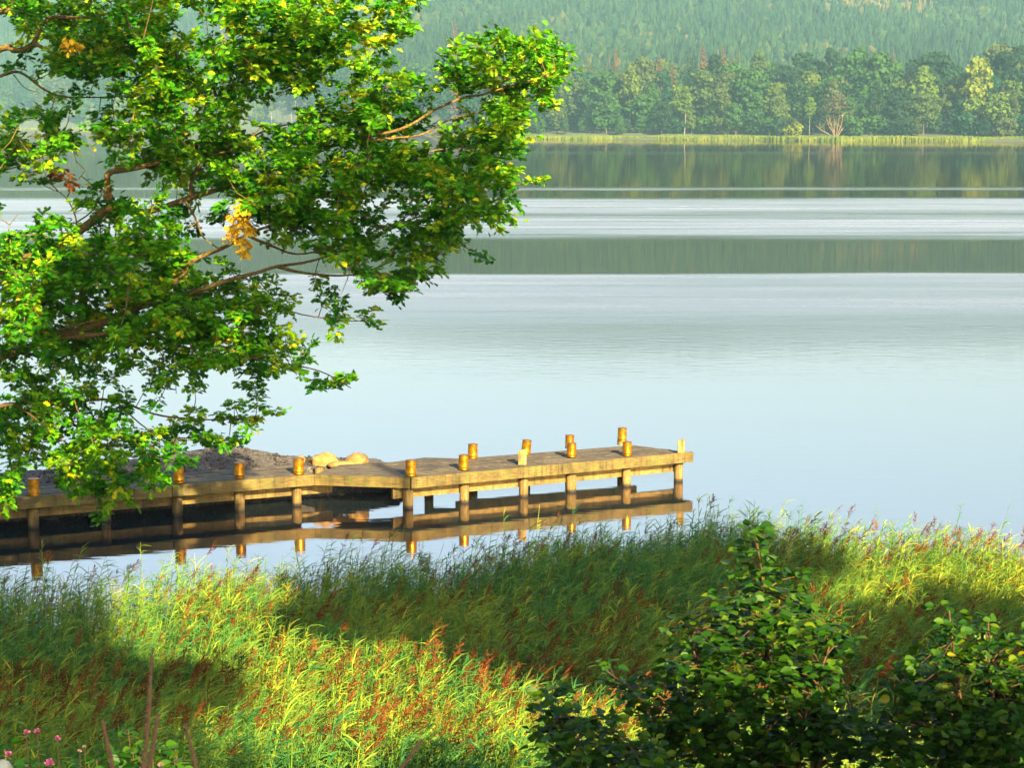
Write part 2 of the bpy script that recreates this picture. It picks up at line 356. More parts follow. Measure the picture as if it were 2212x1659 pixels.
tag(g.build("gravel", M_PEBBLE), "small grey and tan stones covering the mound behind the jetty", 'gravel', kind='stuff')

def boulder(p, r, label, seed, m=None, group=None, name="boulder"):
    V, Fa = ico(4); V = V.copy()
    for i, v in enumerate(V):
        q = Vector(v); k = 1 + .22 * mnoise.noise(q * 1.3 + Vector((seed * 7.1, 0, 0))) + .10 * mnoise.noise(q * 3.1 + Vector((seed, 3, 0))) + .04 * mnoise.noise(q * 9)
        V[i] = v * k
    g = MB(); g.add(V * np.array(r), Fa); o = g.build(name, m or M_ROCK, smooth=True, loc=p)
    tag(o, label, "boulder", group); return o
def bp_(x, y, Y, r, label, seed, m=None): return boulder(at(x, y, Y), r, label, seed, m, "boulders on the gravel spit")
bp_(700, 1000, 39.3, (.33, .3, .21), "wide sunlit tan boulder left of the round one behind the jetty", 1)
bp_(772, 1000, 39.4, (.255, .25, .225), "rounded sunlit boulder, right one of the pair behind the jetty", 2)
bp_(738, 1006, 38.9, (.30, .16, .10), "low flat pale slab stone in front of the two tan boulders", 3)
bp_(474, 996, 39.6, (.17, .15, .10), "small pointed brown stone at the left foot of gravel mound", 4)
bp_(650, 993, 39.4, (.10, .1, .08), "small pale stone between gravel mound top and wide boulder", 9)
# stones of the rubble bank under the deck
k = 0
for s, q, r in [(8.6, .85, .16), (9.4, .8, .20), (7.4, .85, .13), (10.2, .8, .17), (6.3, .85, .12), (5.2, .9, .13), (3.9, .85, .11), (2.4, .85, .13), (-.9, .9, .06), (1.0, .9, .12), (-2.35, .95, .19), (-2.75, 1.35, .22), (-1.7, .9, .15), (-2.55, 2.0, .20)]:
    p = spit_pt(np.array(s), np.array(q)); k += 1
    lab = ["dark stone under the left deck, beside the second pile", "largest dark stone under the deck near its left end", "small dark stone under the deck behind the second pile",
           "dark stone at the water's edge by the leftmost pile", "low dark stone under the deck, between second and third piles", "dark stone under the deck behind the third pile",
           "small dark stone under the deck, between third and fourth piles", "dark stone under the deck near the fifth pile", "sunlit brown stone under the deck just right of the corner", "small dark stone under the deck behind the fifth pile",
           "dark stone at the right end of the rubble bank, near the sixth pile", "largest dark stone closing the right end of the rubble bank", "dark stone under the deck between the corner and sixth pile", "rearmost dark stone at the right end of the rubble bank"][k - 1]
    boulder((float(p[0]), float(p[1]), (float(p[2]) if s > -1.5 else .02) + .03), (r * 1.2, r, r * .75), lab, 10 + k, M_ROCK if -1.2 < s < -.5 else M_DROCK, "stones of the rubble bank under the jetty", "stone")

# ---------------------------------------------------------------- jetty
J = empty("jetty", (F2.x, F2.y, 0)); tag(J, "weathered wooden jetty on round piles reaching out into the calm lake", "jetty")
def jpart(g, name, mats, label=None, smooth=False):
    o = g.build(name, mats, smooth=smooth); o.parent = J; o.matrix_parent_inverse = J.matrix_world.inverted() if False else o.matrix_parent_inverse
    o.location = (-J.location.x, -J.location.y, 0)
    if label: o['label'] = label
    return o
BL0, BL1 = F0 + nl * 1.25, F1 + nl * 1.25
def planks(g, a, b2, c, d2, n, cuts):
    """boards between front edge a-b2 and back edge d2-c"""
    for i in range(n):
        t0, t1 = i / n + .012, (i + 1) / n - .012
        dz = RNG.uniform(-.006, .006)
        js = sorted([0, 1] + [min(.97, max(.03, RNG.uniform(0, 1))) for _ in range(cuts)])
        for u0, u1 in zip(js[:-1], js[1:]):
            u0, u1 = u0 + .0006, u1 - .0006
            def q(u, t): return (a.lerp(b2, u)).lerp(d2.lerp(c, u), t)
            g.prism([q(u0, t0), q(u1, t0), q(u1, t1), q(u0, t1)], ZD - .05 + dz, ZD + dz, tone=RNG.uniform())
g = MB()
planks(g, F0, F1, BL1, BL0, 7, 4)
planks(g, F1 + Vector((.01, 0, 0)), F2, B2, BL1.lerp(B1, .6), 9, 1)
planks(g, F2, F3, B3, B2, 10, 2)
jpart(g, "deck", M_DECK)
g = MB(); g.prism([BL1.lerp(B1, .6), B2, B1b, B1], ZD - .06, ZD - .003); jpart(g, "deck_wedge", M_DECK)
def board(a, b2, off, th, z0, z1, name, m, bev=.006):
    d = (b2 - a).normalized(); n_ = Vector((d.y, -d.x, 0))          # towards the camera
    o0, o1 = off, off + th
    g = MB(); g.prism([a + n_ * o0, a + n_ * o1, b2 + n_ * o1, b2 + n_ * o0], z0, z1)
    o = jpart(g, name, m); md = o.modifiers.new("bevel", 'BEVEL'); md.width = bev; md.segments = 2
    return o
# front edge boards, butted end to end, each a few mm off its neighbour
xsplit = [(-14, -9.2), (-9.2, -6.0), (-6.0, -2.95), (-2.95, 0)]
for i, (s0, s1) in enumerate(xsplit):
    board(F1 + dl * (s0 + .012), F1 + dl * (s1 - .0), .003, .05, .442 + .004 * (i % 2), ZD + .012 + .005 * (i % 2), "edge_board", M_EDGE)
board(F1 + Vector((.015, 0, 0)), F2, .003, .05, .452, ZD + .015, "edge_board", M_EDGE)
mid = F2.lerp(F3, .52)
board(F2 + (F3 - F2).normalized() * .004, mid, .003, .055, .447, ZD + .018, "edge_board", M_EDGE)
board(mid + (F3 - F2).normalized() * .008, F3 + (F3 - F2).normalized() * .06, .003, .055, .445, ZD + .012, "edge_board", M_EDGE)
board(F3, B3, .003, .05, .43, ZD - .02, "edge_board", M_EDGE)
board(B3, B2, .003, .05, .43, ZD - .01, "edge_board", M_EDGE)
board(B2, B1b, .003, .04, .45, ZD - .012, "edge_board", M_EDGE)
# longitudinal beams behind the piles
dr = (F3 - F2).normalized(); nr = Vector((-dr.y, dr.x, 0))
board(F0 + nl * .36, F1 + nl * .36 + dl * .5, 0, .09, .20, .415, "support_beam", M_BEAM)
board(F2 + nr * .33 - dr * .28, F3 + nr * .33 - dr * .02, 0, .09, .20, .418, "support_beam", M_BEAM)
board(B2 - nr * .25 - dr * .3, B3 - nr * .25 - dr * .1, 0, .09, .20, .418, "support_beam", M_BEAM)
# cross joists under the deck
for a, b2 in ((F2 + dr * .6, B2 + dr * .3), (F2 + dr * 1.9, B2 + dr * 1.3), (F2 + dr * 3.2, B2 + dr * 2.5), (F2 + dr * 4.6, B2 + dr * 3.6)):
    board(a + nr * .05, b2 - nr * .1, 0, .08, .50, .605, "joist", M_BEAM)
def on_line(xpix, A, d, off_n, off):
    """point on the line A+off (direction d) seen at picture column xpix"""
    u = (xpix - CX) / FPX; O = A + off_n * off
    # X = u * t, with Y = cy*t : ratio X/Y depends slightly on row; use row ~1060
    rr_ = ray(xpix, 1060); k = rr_.x / rr_.y
    t = (k * O.y - O.x) / (d.x - k * d.y)
    return O + d * t
def wavy_cyl(p, r, z0, z1, seed, k=14, taper=.0):
    zs = np.linspace(z0, z1, 7); g = MB(); pts = []
    for i, z in enumerate(zs):
        for j in range(k):
            t = 2 * math.pi * j / k; rr2 = r * (1 + .05 * mnoise.noise(Vector((math.cos(t) * 1.5 + seed, math.sin(t) * 1.5, z * 2)))) * (1 - taper * (z - z0))
            pts.append((p.x + rr2 * math.cos(t), p.y + rr2 * math.sin(t), z))
    g.add(pts, [(i * k + j, i * k + (j + 1) % k, (i + 1) * k + (j + 1) % k, (i + 1) * k + j) for i in range(6) for j in range(k)])
    for q in (list(range(k))[::-1], list(range(6 * k, 7 * k))):
        g.L.append(np.array(q)); g.N.append(np.array([k])); g.M.append(np.array([0])); g.T.append(np.array([.5]))
    return g
lp = [on_line(x, F1, dl, nl, .20) for x in (-90, 70, 228, 382, 517, 641)]
rp = [on_line(x, F2, dr, nr, .17) for x in (881, 1003, 1131, 1234, 1353, 1465)]
bk = [on_line(x, B2, dr, nr, -.16) for x in (1021, 1135, 1231, 1343)]
for i, p in enumerate(lp + rp): jpart(wavy_cyl(p, .101 + .008 * math.sin(i * 2.3), -1.6, .43, i * 3.7), "pile", M_PILE, smooth=True)
for i, p in enumerate(bk): jpart(wavy_cyl(p, .105, -1.6, .62, i * 5.1 + 40), "pile", M_PILE, smooth=True)
for p in [BL1 + Vector((.5, .0, 0)), B1b - nr * .2]: jpart(wavy_cyl(p, .1, -1.6, .6, 77), "pile", M_PILE, smooth=True)
# post stubs standing above the deck
def post(p, w_, zt, lab):
    g = MB(); g.prism([(p.x - w_, p.y - w_ * .8), (p.x + w_, p.y - w_ * .8), (p.x + w_, p.y + w_ * .8), (p.x - w_, p.y + w_ * .8)], ZD + .002, zt)
    V = g.V[0]; V[4:, 2] += np.array([.0, .035, .02, -.01])
    V[4:, :2] += RNG.uniform(-.008, .008, (4, 2)); o = jpart(g, "post", M_POST, lab); md = o.modifiers.new("bevel", 'BEVEL'); md.width = .008; md.segments = 2
post(on(1128, 1004, ZD), .085, ZD + .31, "pale split post stub among the orange cans")
post(on(1471, 978.5, ZD), .075, ZD + .29, "pale post stub at the outer corner of the deck")

# orange cans turned over the pile heads
def make_can():
    prof = [(.0, .318), (.001, .318), (.112, .322), (.119, .322), (.121, .316), (.119, .309), (.1165, .300), (.119, .20), (.1215, .085), (.1235, .080), (.1265, .074), (.1265, .066), (.1235, .060), (.1225, .030), (.1245, .018), (.1285, .012), (.1285, .0), (.118, 0), (.0, .004)]
    k = 28; V = []; 
    for r_, z in prof:
        for j in range(k):
            t = 2 * math.pi * j / k; rr2 = r_ * (1 + (.018 * mnoise.noise(Vector((math.cos(t) * 1.7, math.sin(t) * 1.7, z * 9))) if .03 < z < .3 else 0)); V.append((rr2 * math.cos(t), rr2 * math.sin(t), z))
    Fq = []; mi = []
    for i in range(len(prof) - 1):
        for j in range(k):
            Fq.append((i * k + j, (i + 1) * k + j, (i + 1) * k + (j + 1) % k, i * k + (j + 1) % k)); 
    return np.array(V), np.array(Fq), k, len(prof)
CV, CF, CK, CN = make_can()
def can_meshes():
    def sub(F):
        u, inv = np.unique(F, return_inverse=True); g = MB(); g.add(CV[u], inv.reshape(F.shape)); return g
    body, rim, foot = sub(CF[CK * 6:CK * 13]), sub(CF[CK:CK * 6]), sub(CF[CK * 13:-CK])
    return body.mesh("can_body", M_CAN, True), rim.mesh("can_lid", M_RIM, True), foot.mesh("can_foot", M_RIM, True)
CB, CR, CFt = can_meshes()
cans = [(71, 1074, 0, 0, 1.03, "orange can at the far left of the jetty, partly below the oak"), (385, 1047, 0, -2, 1.0, "orange can on the jetty edge touching the oak's lowest leaves"),
        (515.6, 1035.5, 0, 1, .97, "orange can on the jetty edge in front of the gravel mound"), (643.7, 1027, 0, 2, 1.0, "orange can at the corner where the jetty edge bends"),
        (887, 1031, 0, 0, 1.0, "orange can on the front edge where the outer jetty begins"), (1001.5, 1017.5, 0, 0, .95, "front edge orange can just left of the pale split post"),
        (1235, 992, .02, 0, .93, "front edge orange can with another can close behind it"), (1355, 987, .0, 0, .92, "front edge orange can nearest the outer end of jetty"),
        (1021, 991, 0, 1, .95, "back edge orange can farthest from the outer end"), (1135.5, 981.5, .0, 6, .93, "tilted orange can on the back edge behind the split post"),
        (1230.6, 972.5, .03, 0, .90, "back edge orange can half hidden behind a front can"), (1343.6, 962, .085, 1, .92, "highest orange can, on the back edge near the outer end")]
for i, (x, y, dz, tilt, s, lab) in enumerate(cans):
    p = on(x, y - 1, ZD)
    if i < 8:
        p = p + Vector((0, .10, 0))
    e = empty("metal_can", (p.x, p.y, ZD + .007 + dz), RNG.uniform(0, 6)); tag(e, lab, "can", "orange cans turned over the jetty piles")
    e.scale = (s * .92, s * .92, s * 1.0); 
    if tilt: e.rotation_euler = (0, math.radians(tilt), RNG.uniform(-.2, .2))
    link("body", CB, e); link("lid", CR, e); link("foot_rim", CFt, e)
    if dz > .05:
        g = wavy_cyl(Vector((p.x, p.y, 0)), .11, ZD + .003, ZD + dz + .005, 5); jpart(g, "pile_head", M_POST)

# ---------------------------------------------------------------- the big oak
OAKMAP = """
467888888434888888888830
566788888434888888888700
45788888876888888888700046478740
44588888888888888655300078888872
32123468888888877315776067887730
11331357888886321426886224677510
67861667888743335567764346884000
78872556678877766676554466673000
56730356678887888788878888884000
12211245677888888888888888873000
00025555543468888876545788830000
21456676542246777775445677710000
66777776653332345665656775000000
88888888764322124566667664100000
88888888885443112235566510000000
88888888888775321244674000000000
88888888888887654452420000000000
88888888888888521252440000000000
88888888888887654100000000000000
87765354578887655400000000000000
77555342366445212553000000000000
77777643334123000242000000000000
88787765544566200000000000000000
87887777655662000000000000000000
77788877662200000000000000000000
62278887630000000000000000000000
51156651000000000000000000000000
30003310000000000000000000000000""".strip().split("\n")
OAKY = 24.0
BR = [  # (points in picture units with depth, start radius, end radius)
 ([(-330, 1100, 26.5), (-320, 820, 26.2), (-300, 500, 26.0), (-330, 100, 26), (-360, -300, 26)], .34, .16),
 ([(-300, 720, 26), (-100, 640, 25.2), (60, 560, 24.6), (160, 505, 24.3), (228, 450, 24.2), (233, 378, 24.2), (275, 367, 24.1), (345, 350, 24), (420, 318, 24), (455, 245, 24), (500, 198, 24), (560, 172, 24), (660, 120, 24), (780, 60, 24)], .13, .015),
 ([(-310, 900, 26), (-100, 800, 25), (100, 740, 24.5), (280, 670, 24), (382, 602, 23.7), (408, 570, 23.6), (442, 550, 23.6), (490, 530, 23.6), (530, 508, 23.6), (600, 480, 23.7), (660, 440, 23.8), (760, 400, 23.8), (900, 380, 23.8), (1050, 370, 23.8)], .105, .010),
 ([(280, 670, 24), (420, 630, 23.5), (470, 610, 23.4), (550, 592, 23.4), (600, 575, 23.4), (680, 562, 23.5), (770, 530, 23.5), (900, 470, 23.6), (1000, 430, 23.6)], .06, .01),
 ([(600, 575, 23.4), (660, 590, 23.5), (760, 592, 23.4), (860, 560, 23.4), (960, 520, 23.4)], .035, .007),
 ([(530, 508, 23.6), (575, 528, 23.7), (640, 548, 23.7), (720, 535, 23.7), (820, 500, 23.8), (900, 455, 23.8)], .03, .007),
 ([(590, 482, 23.7), (640, 500, 23.9), (700, 505, 23.9), (800, 470, 23.9)], .022, .006),
 ([(228, 450, 24.2), (320, 455, 24.1), (411, 425, 24), (520, 395, 24), (640, 345, 24), (749, 305, 23.8), (861, 280, 23.7), (939, 237, 23.7), (1005, 209, 23.7), (1045, 204, 23.7), (1101, 187, 23.7), (1175, 165, 23.7)], .06, .012),
 ([(749, 305, 23.8), (874, 296, 23.8), (924, 283, 23.8), (973, 258, 23.8), (1060, 235, 23.8), (1120, 230, 23.8)], .028, .007),
 ([(930, 283, 23.8), (945, 293, 23.8), (1020, 304, 23.8), (1080, 318, 23.8)], .012, .005),
 ([(411, 425, 24), (417, 374, 24), (461, 336, 24), (506, 323, 24), (600, 270, 24), (700, 262, 24), (790, 225, 24), (830, 190, 24)], .032, .008),
 ([(398, 430, 24), (420, 470, 23.8), (436, 511, 23.8), (470, 535, 23.7)], .022, .010),
 ([(-300, 300, 26), (-100, 170, 25), (0, 103, 24.5), (31, 107, 24.4), (72, 93, 24.4), (103, 40, 24.4), (171, 37, 24.3), (280, 20, 24.3), (400, 0, 24.3)], .08, .02),
 ([(-310, 150, 26), (-100, 60, 25), (0, 26, 24.5), (31, 19, 24.4), (62, 3, 24.4), (120, -60, 24.4)], .07, .03),
 ([(72, 93, 24.4), (140, 118, 24.3), (220, 110, 24.3), (330, 95, 24.2), (460, 110, 24.2), (600, 60, 24.2), (720, 30, 24.2)], .035, .01),
 ([(-300, 330, 26), (-100, 190, 25), (0, 163, 24.7), (45, 156, 24.7), (100, 195, 24.6), (150, 208, 24.6), (240, 208, 24.5), (330, 190, 24.4)], .05, .008),
 ([(30, 160, 24.7), (55, 190, 24.7), (90, 202, 24.7)], .012, .004),
 ([(-300, 480, 26), (-100, 390, 25), (0, 352, 24.6), (50, 330, 24.6), (125, 318, 24.6)], .04, .008),
 ([(-100, 390, 25), (0, 367, 24.6), (60, 352, 24.5), (115, 330, 24.5)], .02, .005),
 ([(78, 392, 24.5), (105, 405, 24.4), (131, 417, 24.4), (150, 440, 24.4), (165, 480, 24.4), (160, 505, 24.3)], .006, .018),
 ([(93, 360, 24.4), (105, 390, 24.4), (131, 417, 24.4)], .006, .012),
 ([(186, 368, 24.4), (165, 395, 24.4), (145, 425, 24.4)], .005, .01),
 ([(20, 505, 24.3), (22, 485, 24.3), (42, 458, 24.3)], .012, .005),
 ([(165, 480, 24.3), (200, 455, 24.2), (222, 410, 24.2)], .015, .008),
 ([(-300, 700, 26), (-100, 620, 25), (0, 600, 24.2), (55, 598, 24), (140, 560, 24), (250, 540, 24)], .09, .02),
 ([(-100, 800, 25), (60, 632, 24), (90, 618, 24), (150, 595, 24), (200, 578, 23.9), (300, 560, 23.9)], .05, .01),
 ([(100, 740, 24.5), (125, 716, 23.9), (180, 700, 23.8), (232, 688, 23.8), (330, 640, 23.8)], .03, .008),
 ([(-300, 950, 26), (-60, 800, 24.6), (100, 745, 24.1), (218, 722, 23.8), (311, 725, 23.6), (392, 738, 23.6), (470, 745, 23.5), (540, 770, 23.5), (610, 785, 23.5), (690, 800, 23.5), (760, 838, 23.5)], .09, .008),
 ([(470, 745, 23.5), (520, 700, 23.5), (576, 657, 23.5), (650, 680, 23.5), (720, 688, 23.5), (770, 695, 23.5), (840, 690, 23.5)], .022, .006),
 ([(311, 725, 23.6), (345, 760, 23.6), (375, 800, 23.6), (380, 850, 23.6)], .012, .006),
 ([(-300, 1000, 26), (-60, 900, 24.8), (31, 872, 24.2), (130, 870, 24), (250, 865, 23.9), (330, 895, 23.8), (420, 905, 23.7), (500, 908, 23.6), (550, 905, 23.6)], .07, .007),
 ([(31, 872, 24.2), (75, 903, 24), (150, 960, 24), (220, 1000, 24), (250, 1050, 24)], .03, .006),
 ([(250, 865, 23.9), (320, 930, 23.9), (400, 950, 23.8), (460, 955, 23.8)], .018, .005),
 ([(-300, 1050, 26), (-100, 1010, 25), (0, 1040, 24.4), (40, 1060, 24.3)], .04, .006),
 ([(660, 440, 23.8), (640, 400, 23.8), (700, 350, 23.7), (800, 330, 23.7), (900, 330, 23.6), (1000, 320, 23.6), (1080, 350, 23.6)], .03, .007),
 ([(345, 350, 24), (380, 300, 24), (380, 230, 24), (440, 150, 24), (520, 90, 24)], .035, .008),
]
def smooth_path(pts, rads, sub=4):
    P = [Vector(p) for p in pts]; out = []; ro = []
    for i in range(len(P) - 1):
        p0, p1, p2, p3 = P[max(i - 1, 0)], P[i], P[i + 1], P[min(i + 2, len(P) - 1)]
        for k in range(sub):
            t = k / sub; out.append(.5 * ((2 * p1) + (p2 - p0) * t + (2 * p0 - 5 * p1 + 4 * p2 - p3) * t * t + (3 * p1 - p0 - 3 * p2 + p3) * t ** 3)); ro.append(rads[i] + (rads[i + 1] - rads[i]) * t)
    out.append(P[-1]); ro.append(rads[-1]); return out, ro
OAK = empty("oak_tree", at(-330, 1100, 26.5)); OAK.location.z = 0
tag(OAK, "large green oak reaching over the water from the left edge", "tree")
wood = MB(); nodes = []; nrad = []
for bi, (pts, r0, r1) in enumerate(BR):
    W3 = [at(*p) for p in pts]
    if bi == 0: W3 = [Vector((W3[0].x - .2, 26.5, -.3))] + W3; W3[0].z = -.5
    n = len(W3); rad = [(r0 if bi == 0 else r0 * .78) * (r1 / r0) ** (i / (n - 1)) for i in range(n)]
    if bi == 0: rad[0] *= 1.4
    P, rr2 = smooth_path(W3, rad)
    P = [p + Vector((mnoise.noise(p * 2.1), mnoise.noise(p * 2.1 + Vector((9, 0, 0))), mnoise.noise(p * 2.1 + Vector((0, 9, 0))))) * min(.05, .02 + r * .2) for p, r in zip(P, rr2)]
    wood.tube(P, rr2, 8 if r0 > .04 else 6)
    if bi > 0:
        for p, r in zip(P, rr2):
            if r < .07: nodes.append(p)
VIS = [[(228, 450), (233, 378), (275, 367), (345, 350)], [(382, 602), (408, 570), (442, 550), (490, 530), (530, 508)], [(420, 630), (470, 610), (550, 592), (600, 575), (680, 562)], [(600, 575), (660, 590), (760, 592)], [(530, 508), (575, 528), (640, 548), (700, 540)],
       [(800, 300), (861, 280), (939, 237), (1005, 209), (1045, 204), (1101, 187)], [(874, 296), (924, 283), (973, 258)], [(417, 400), (417, 374), (461, 336), (506, 323)], [(398, 430), (420, 470), (436, 511)], [(0, 103), (31, 107), (72, 93), (103, 40), (171, 37)], [(78, 392), (131, 417), (160, 470)], [(186, 368), (145, 425)],
       [(125, 716), (180, 700), (232, 688)], [(520, 440), (515, 490), (525, 545)], [(500, 480), (530, 500)]]
def dmin_seg(x, y):
    best = 1e9
    for pl in VIS:
        for (a, b_), (c, d_) in zip(pl[:-1], pl[1:]):
            t = max(0, min(1, ((x - a) * (c - a) + (y - b_) * (d_ - b_)) / ((c - a) ** 2 + (d_ - b_) ** 2)))
            best = min(best, math.hypot(x - a - t * (c - a), y - b_ - t * (d_ - b_)))
    return best
# sprays
spray = []
for r, row in enumerate(OAKMAP):
    for c, ch in enumerate(row):
        d = int(ch)
        if r >= 6 and c >= 15 and 5 <= d < 8: d += 1
        if not d: continue
        nsp = RNG.poisson(.055 * d * d if d < 5 else (.084 * d * d if d < 8 else 5.0))
        for _ in range(nsp):
            x = 40 * c + RNG.uniform(0, 40); y = 40 * r + RNG.uniform(0, 40)
            dep = OAKY - .3 + RNG.normal(0, .75 if d > 5 else .45) + (0.5 if x < 250 else 0)
            if dmin_seg(x, y) < 24: dep = max(dep, OAKY + .55 + RNG.uniform(0, .5))
            spray.append(at(x, y, dep))
for _ in range(170):                                                # crown above and left of the frame, for its shade and for side views
    spray.append(at(RNG.uniform(-330, 900), RNG.uniform(-160, 0), OAKY + RNG.normal(0, .9)))
for _ in range(260):
    spray.append(at(RNG.uniform(-380, 0), RNG.uniform(-100, 1050), OAKY + .8 + RNG.normal(0, 1.0)))
SP = np.array(spray); NO = np.array([tuple(p) for p in nodes])
dmin = np.array([np.min(np.linalg.norm(NO - p, axis=1)) for p in SP]); order = np.argsort(dmin)
allN = list(NO); dirs = np.zeros_like(SP)
buf = np.zeros((len(NO) + len(SP), 3)); buf[:len(NO)] = NO; cnt = len(NO)
for k in order:
    p = SP[k]; dd = np.linalg.norm(buf[:cnt] - p, axis=1) + np.where(np.arange(cnt) < len(NO), 0, .10); j = int(np.argmin(dd)); q = buf[j]
    v = p - q; L = np.linalg.norm(v)
    if L < .02: v = RNG.normal(size=3) * .1; L = .1
    dirs[k] = v / L
    if L > .05:
        midp = Vector((q + p) / 2) + Vector(RNG.normal(0, .06 * L, 3)) + Vector((0, 0, -.05 * L))
        wood.tube([Vector(q), midp, Vector(p)], [.0065 + .004 * min(L, 1.), .0055, .003], 4, cap=False)
    buf[cnt] = p; cnt += 1
o = wood.build("trunk", M_BARK, smooth=True); o.parent = OAK; o.location = tuple(-OAK.location)
# lobed leaf, folded along its midrib
half = np.array([(0, 0), (.05, .10), (.19, .14), (.09, .26), (.33, .34), (.14, .46), (.43, .60), (.20, .68), (.34, .84), (.13, .86), (.10, .98), (0, 1.0)])
def leaf_tpl(half, w_=1.0, fold=.35, curl=-.18):
    R = np.stack([half[:, 0] * w_, half[:, 1], half[:, 0] * fold + curl * half[:, 1] ** 2], 1); L = R * np.array([-1, 1, 1])
    n = len(half); mid_ = R[0], R[-1]
    V = np.concatenate([R, L[1:-1]]); F1_ = list(range(n)); F2_ = [n - 1] + [n + i for i in range(n - 3, -1, -1)] + [0]
    return V, np.array([F1_, F2_[::-1] if False else F2_])
LV, LF = leaf_tpl(half)
def leaves_on(g, centres, dirs, nper, size, spread, mat_=0, tone_fn=None, tilt=.45, V=LV, F_=LF, droop=0.0):
    m = len(centres); C_ = np.repeat(centres, nper, axis=0); D = np.repeat(dirs, nper, axis=0); n = m * nper
    up = np.array([0, 0, 1.0])
    base = RNG.uniform(-1, 1, n)                                     # along the spray
    ang = RNG.uniform(-2.4, 2.4, n)
    side = np.cross(D, up); side /= np.maximum(np.linalg.norm(side, axis=1, keepdims=True), 1e-6)
    dd = D * np.cos(ang)[:, None] + side * np.sin(ang)[:, None] + RNG.normal(0, .28, (n, 3)); dd[:, 2] = dd[:, 2] * .7 - droop
    dd /= np.linalg.norm(dd, axis=1, keepdims=True)
    pos = C_ + D * (base * spread * .9)[:, None] + dd * (RNG.uniform(0.0, .6, n) * spread)[:, None] + RNG.normal(0, spread * .16, (n, 3))
    nrm = up[None] + RNG.normal(0, tilt, (n, 3)) + dd * .3
    R = frames(dd, nrm); sz = RNG.uniform(.75, 1.2, n) * size
    t = RNG.beta(2.2, 2.4, n) if tone_fn is None else tone_fn(n, C_)
    g.stamp(V, F_, pos, R * sz[:, None, None], mat_, t)
crown = MB()
tips = SP
def oak_tone(n, C_):
    # fresher, yellower leaves at the outer right side of the limbs, a few per spray everywhere
    edge = np.clip((C_[:, 0] + 3.0) / 3.5, 0, 1) * .05
    st = np.repeat(RNG.normal(.50, .15, n // 38), 38)
    return np.clip(st + RNG.normal(0, .13, n) + edge + (RNG.uniform(size=n) < .05) * .3, 0, 1)
leaves_on(crown, SP, dirs, 38, .088, .135, 0, oak_tone, .7)
o = crown.build("crown", M_OAK, OAK); o.location = tuple(-OAK.location)
def clump(pts, m_, lab, n, sp, size):
    g = MB(); C_ = np.array([tuple(at(*p)) for p in pts]); D = np.tile(np.array([[.2, -.3, -.6]]), (len(C_), 1))
    leaves_on(g, C_, D, n, size, sp, 0, lambda k, c: RNG.uniform(0, 1, k), .9, droop=.4)
    o = g.build("withered_leaves", m_, OAK); o.location = tuple(-OAK.location); o['label'] = lab
clump([(522, 445, 23), (512, 468, 23), (528, 482, 23), (498, 508, 23), (518, 515, 23), (536, 492, 23), (526, 540, 23), (505, 490, 23), (530, 525, 23)], M_DRY, "hanging bunch of bright yellow withered leaves", 22, .09, .085)
clump([(118, 368, 24.2), (135, 372, 24.2), (148, 380, 24.2), (155, 395, 24.2)], M_BROWN, "bunch of rusty brown dead leaves at bare twigs", 12, .09, .085)
clump([(152, 84, 23.5), (160, 95, 23.5), (148, 102, 23.5)], M_DRY, "small orange withered leaf bunch high at left", 12, .08, .08)

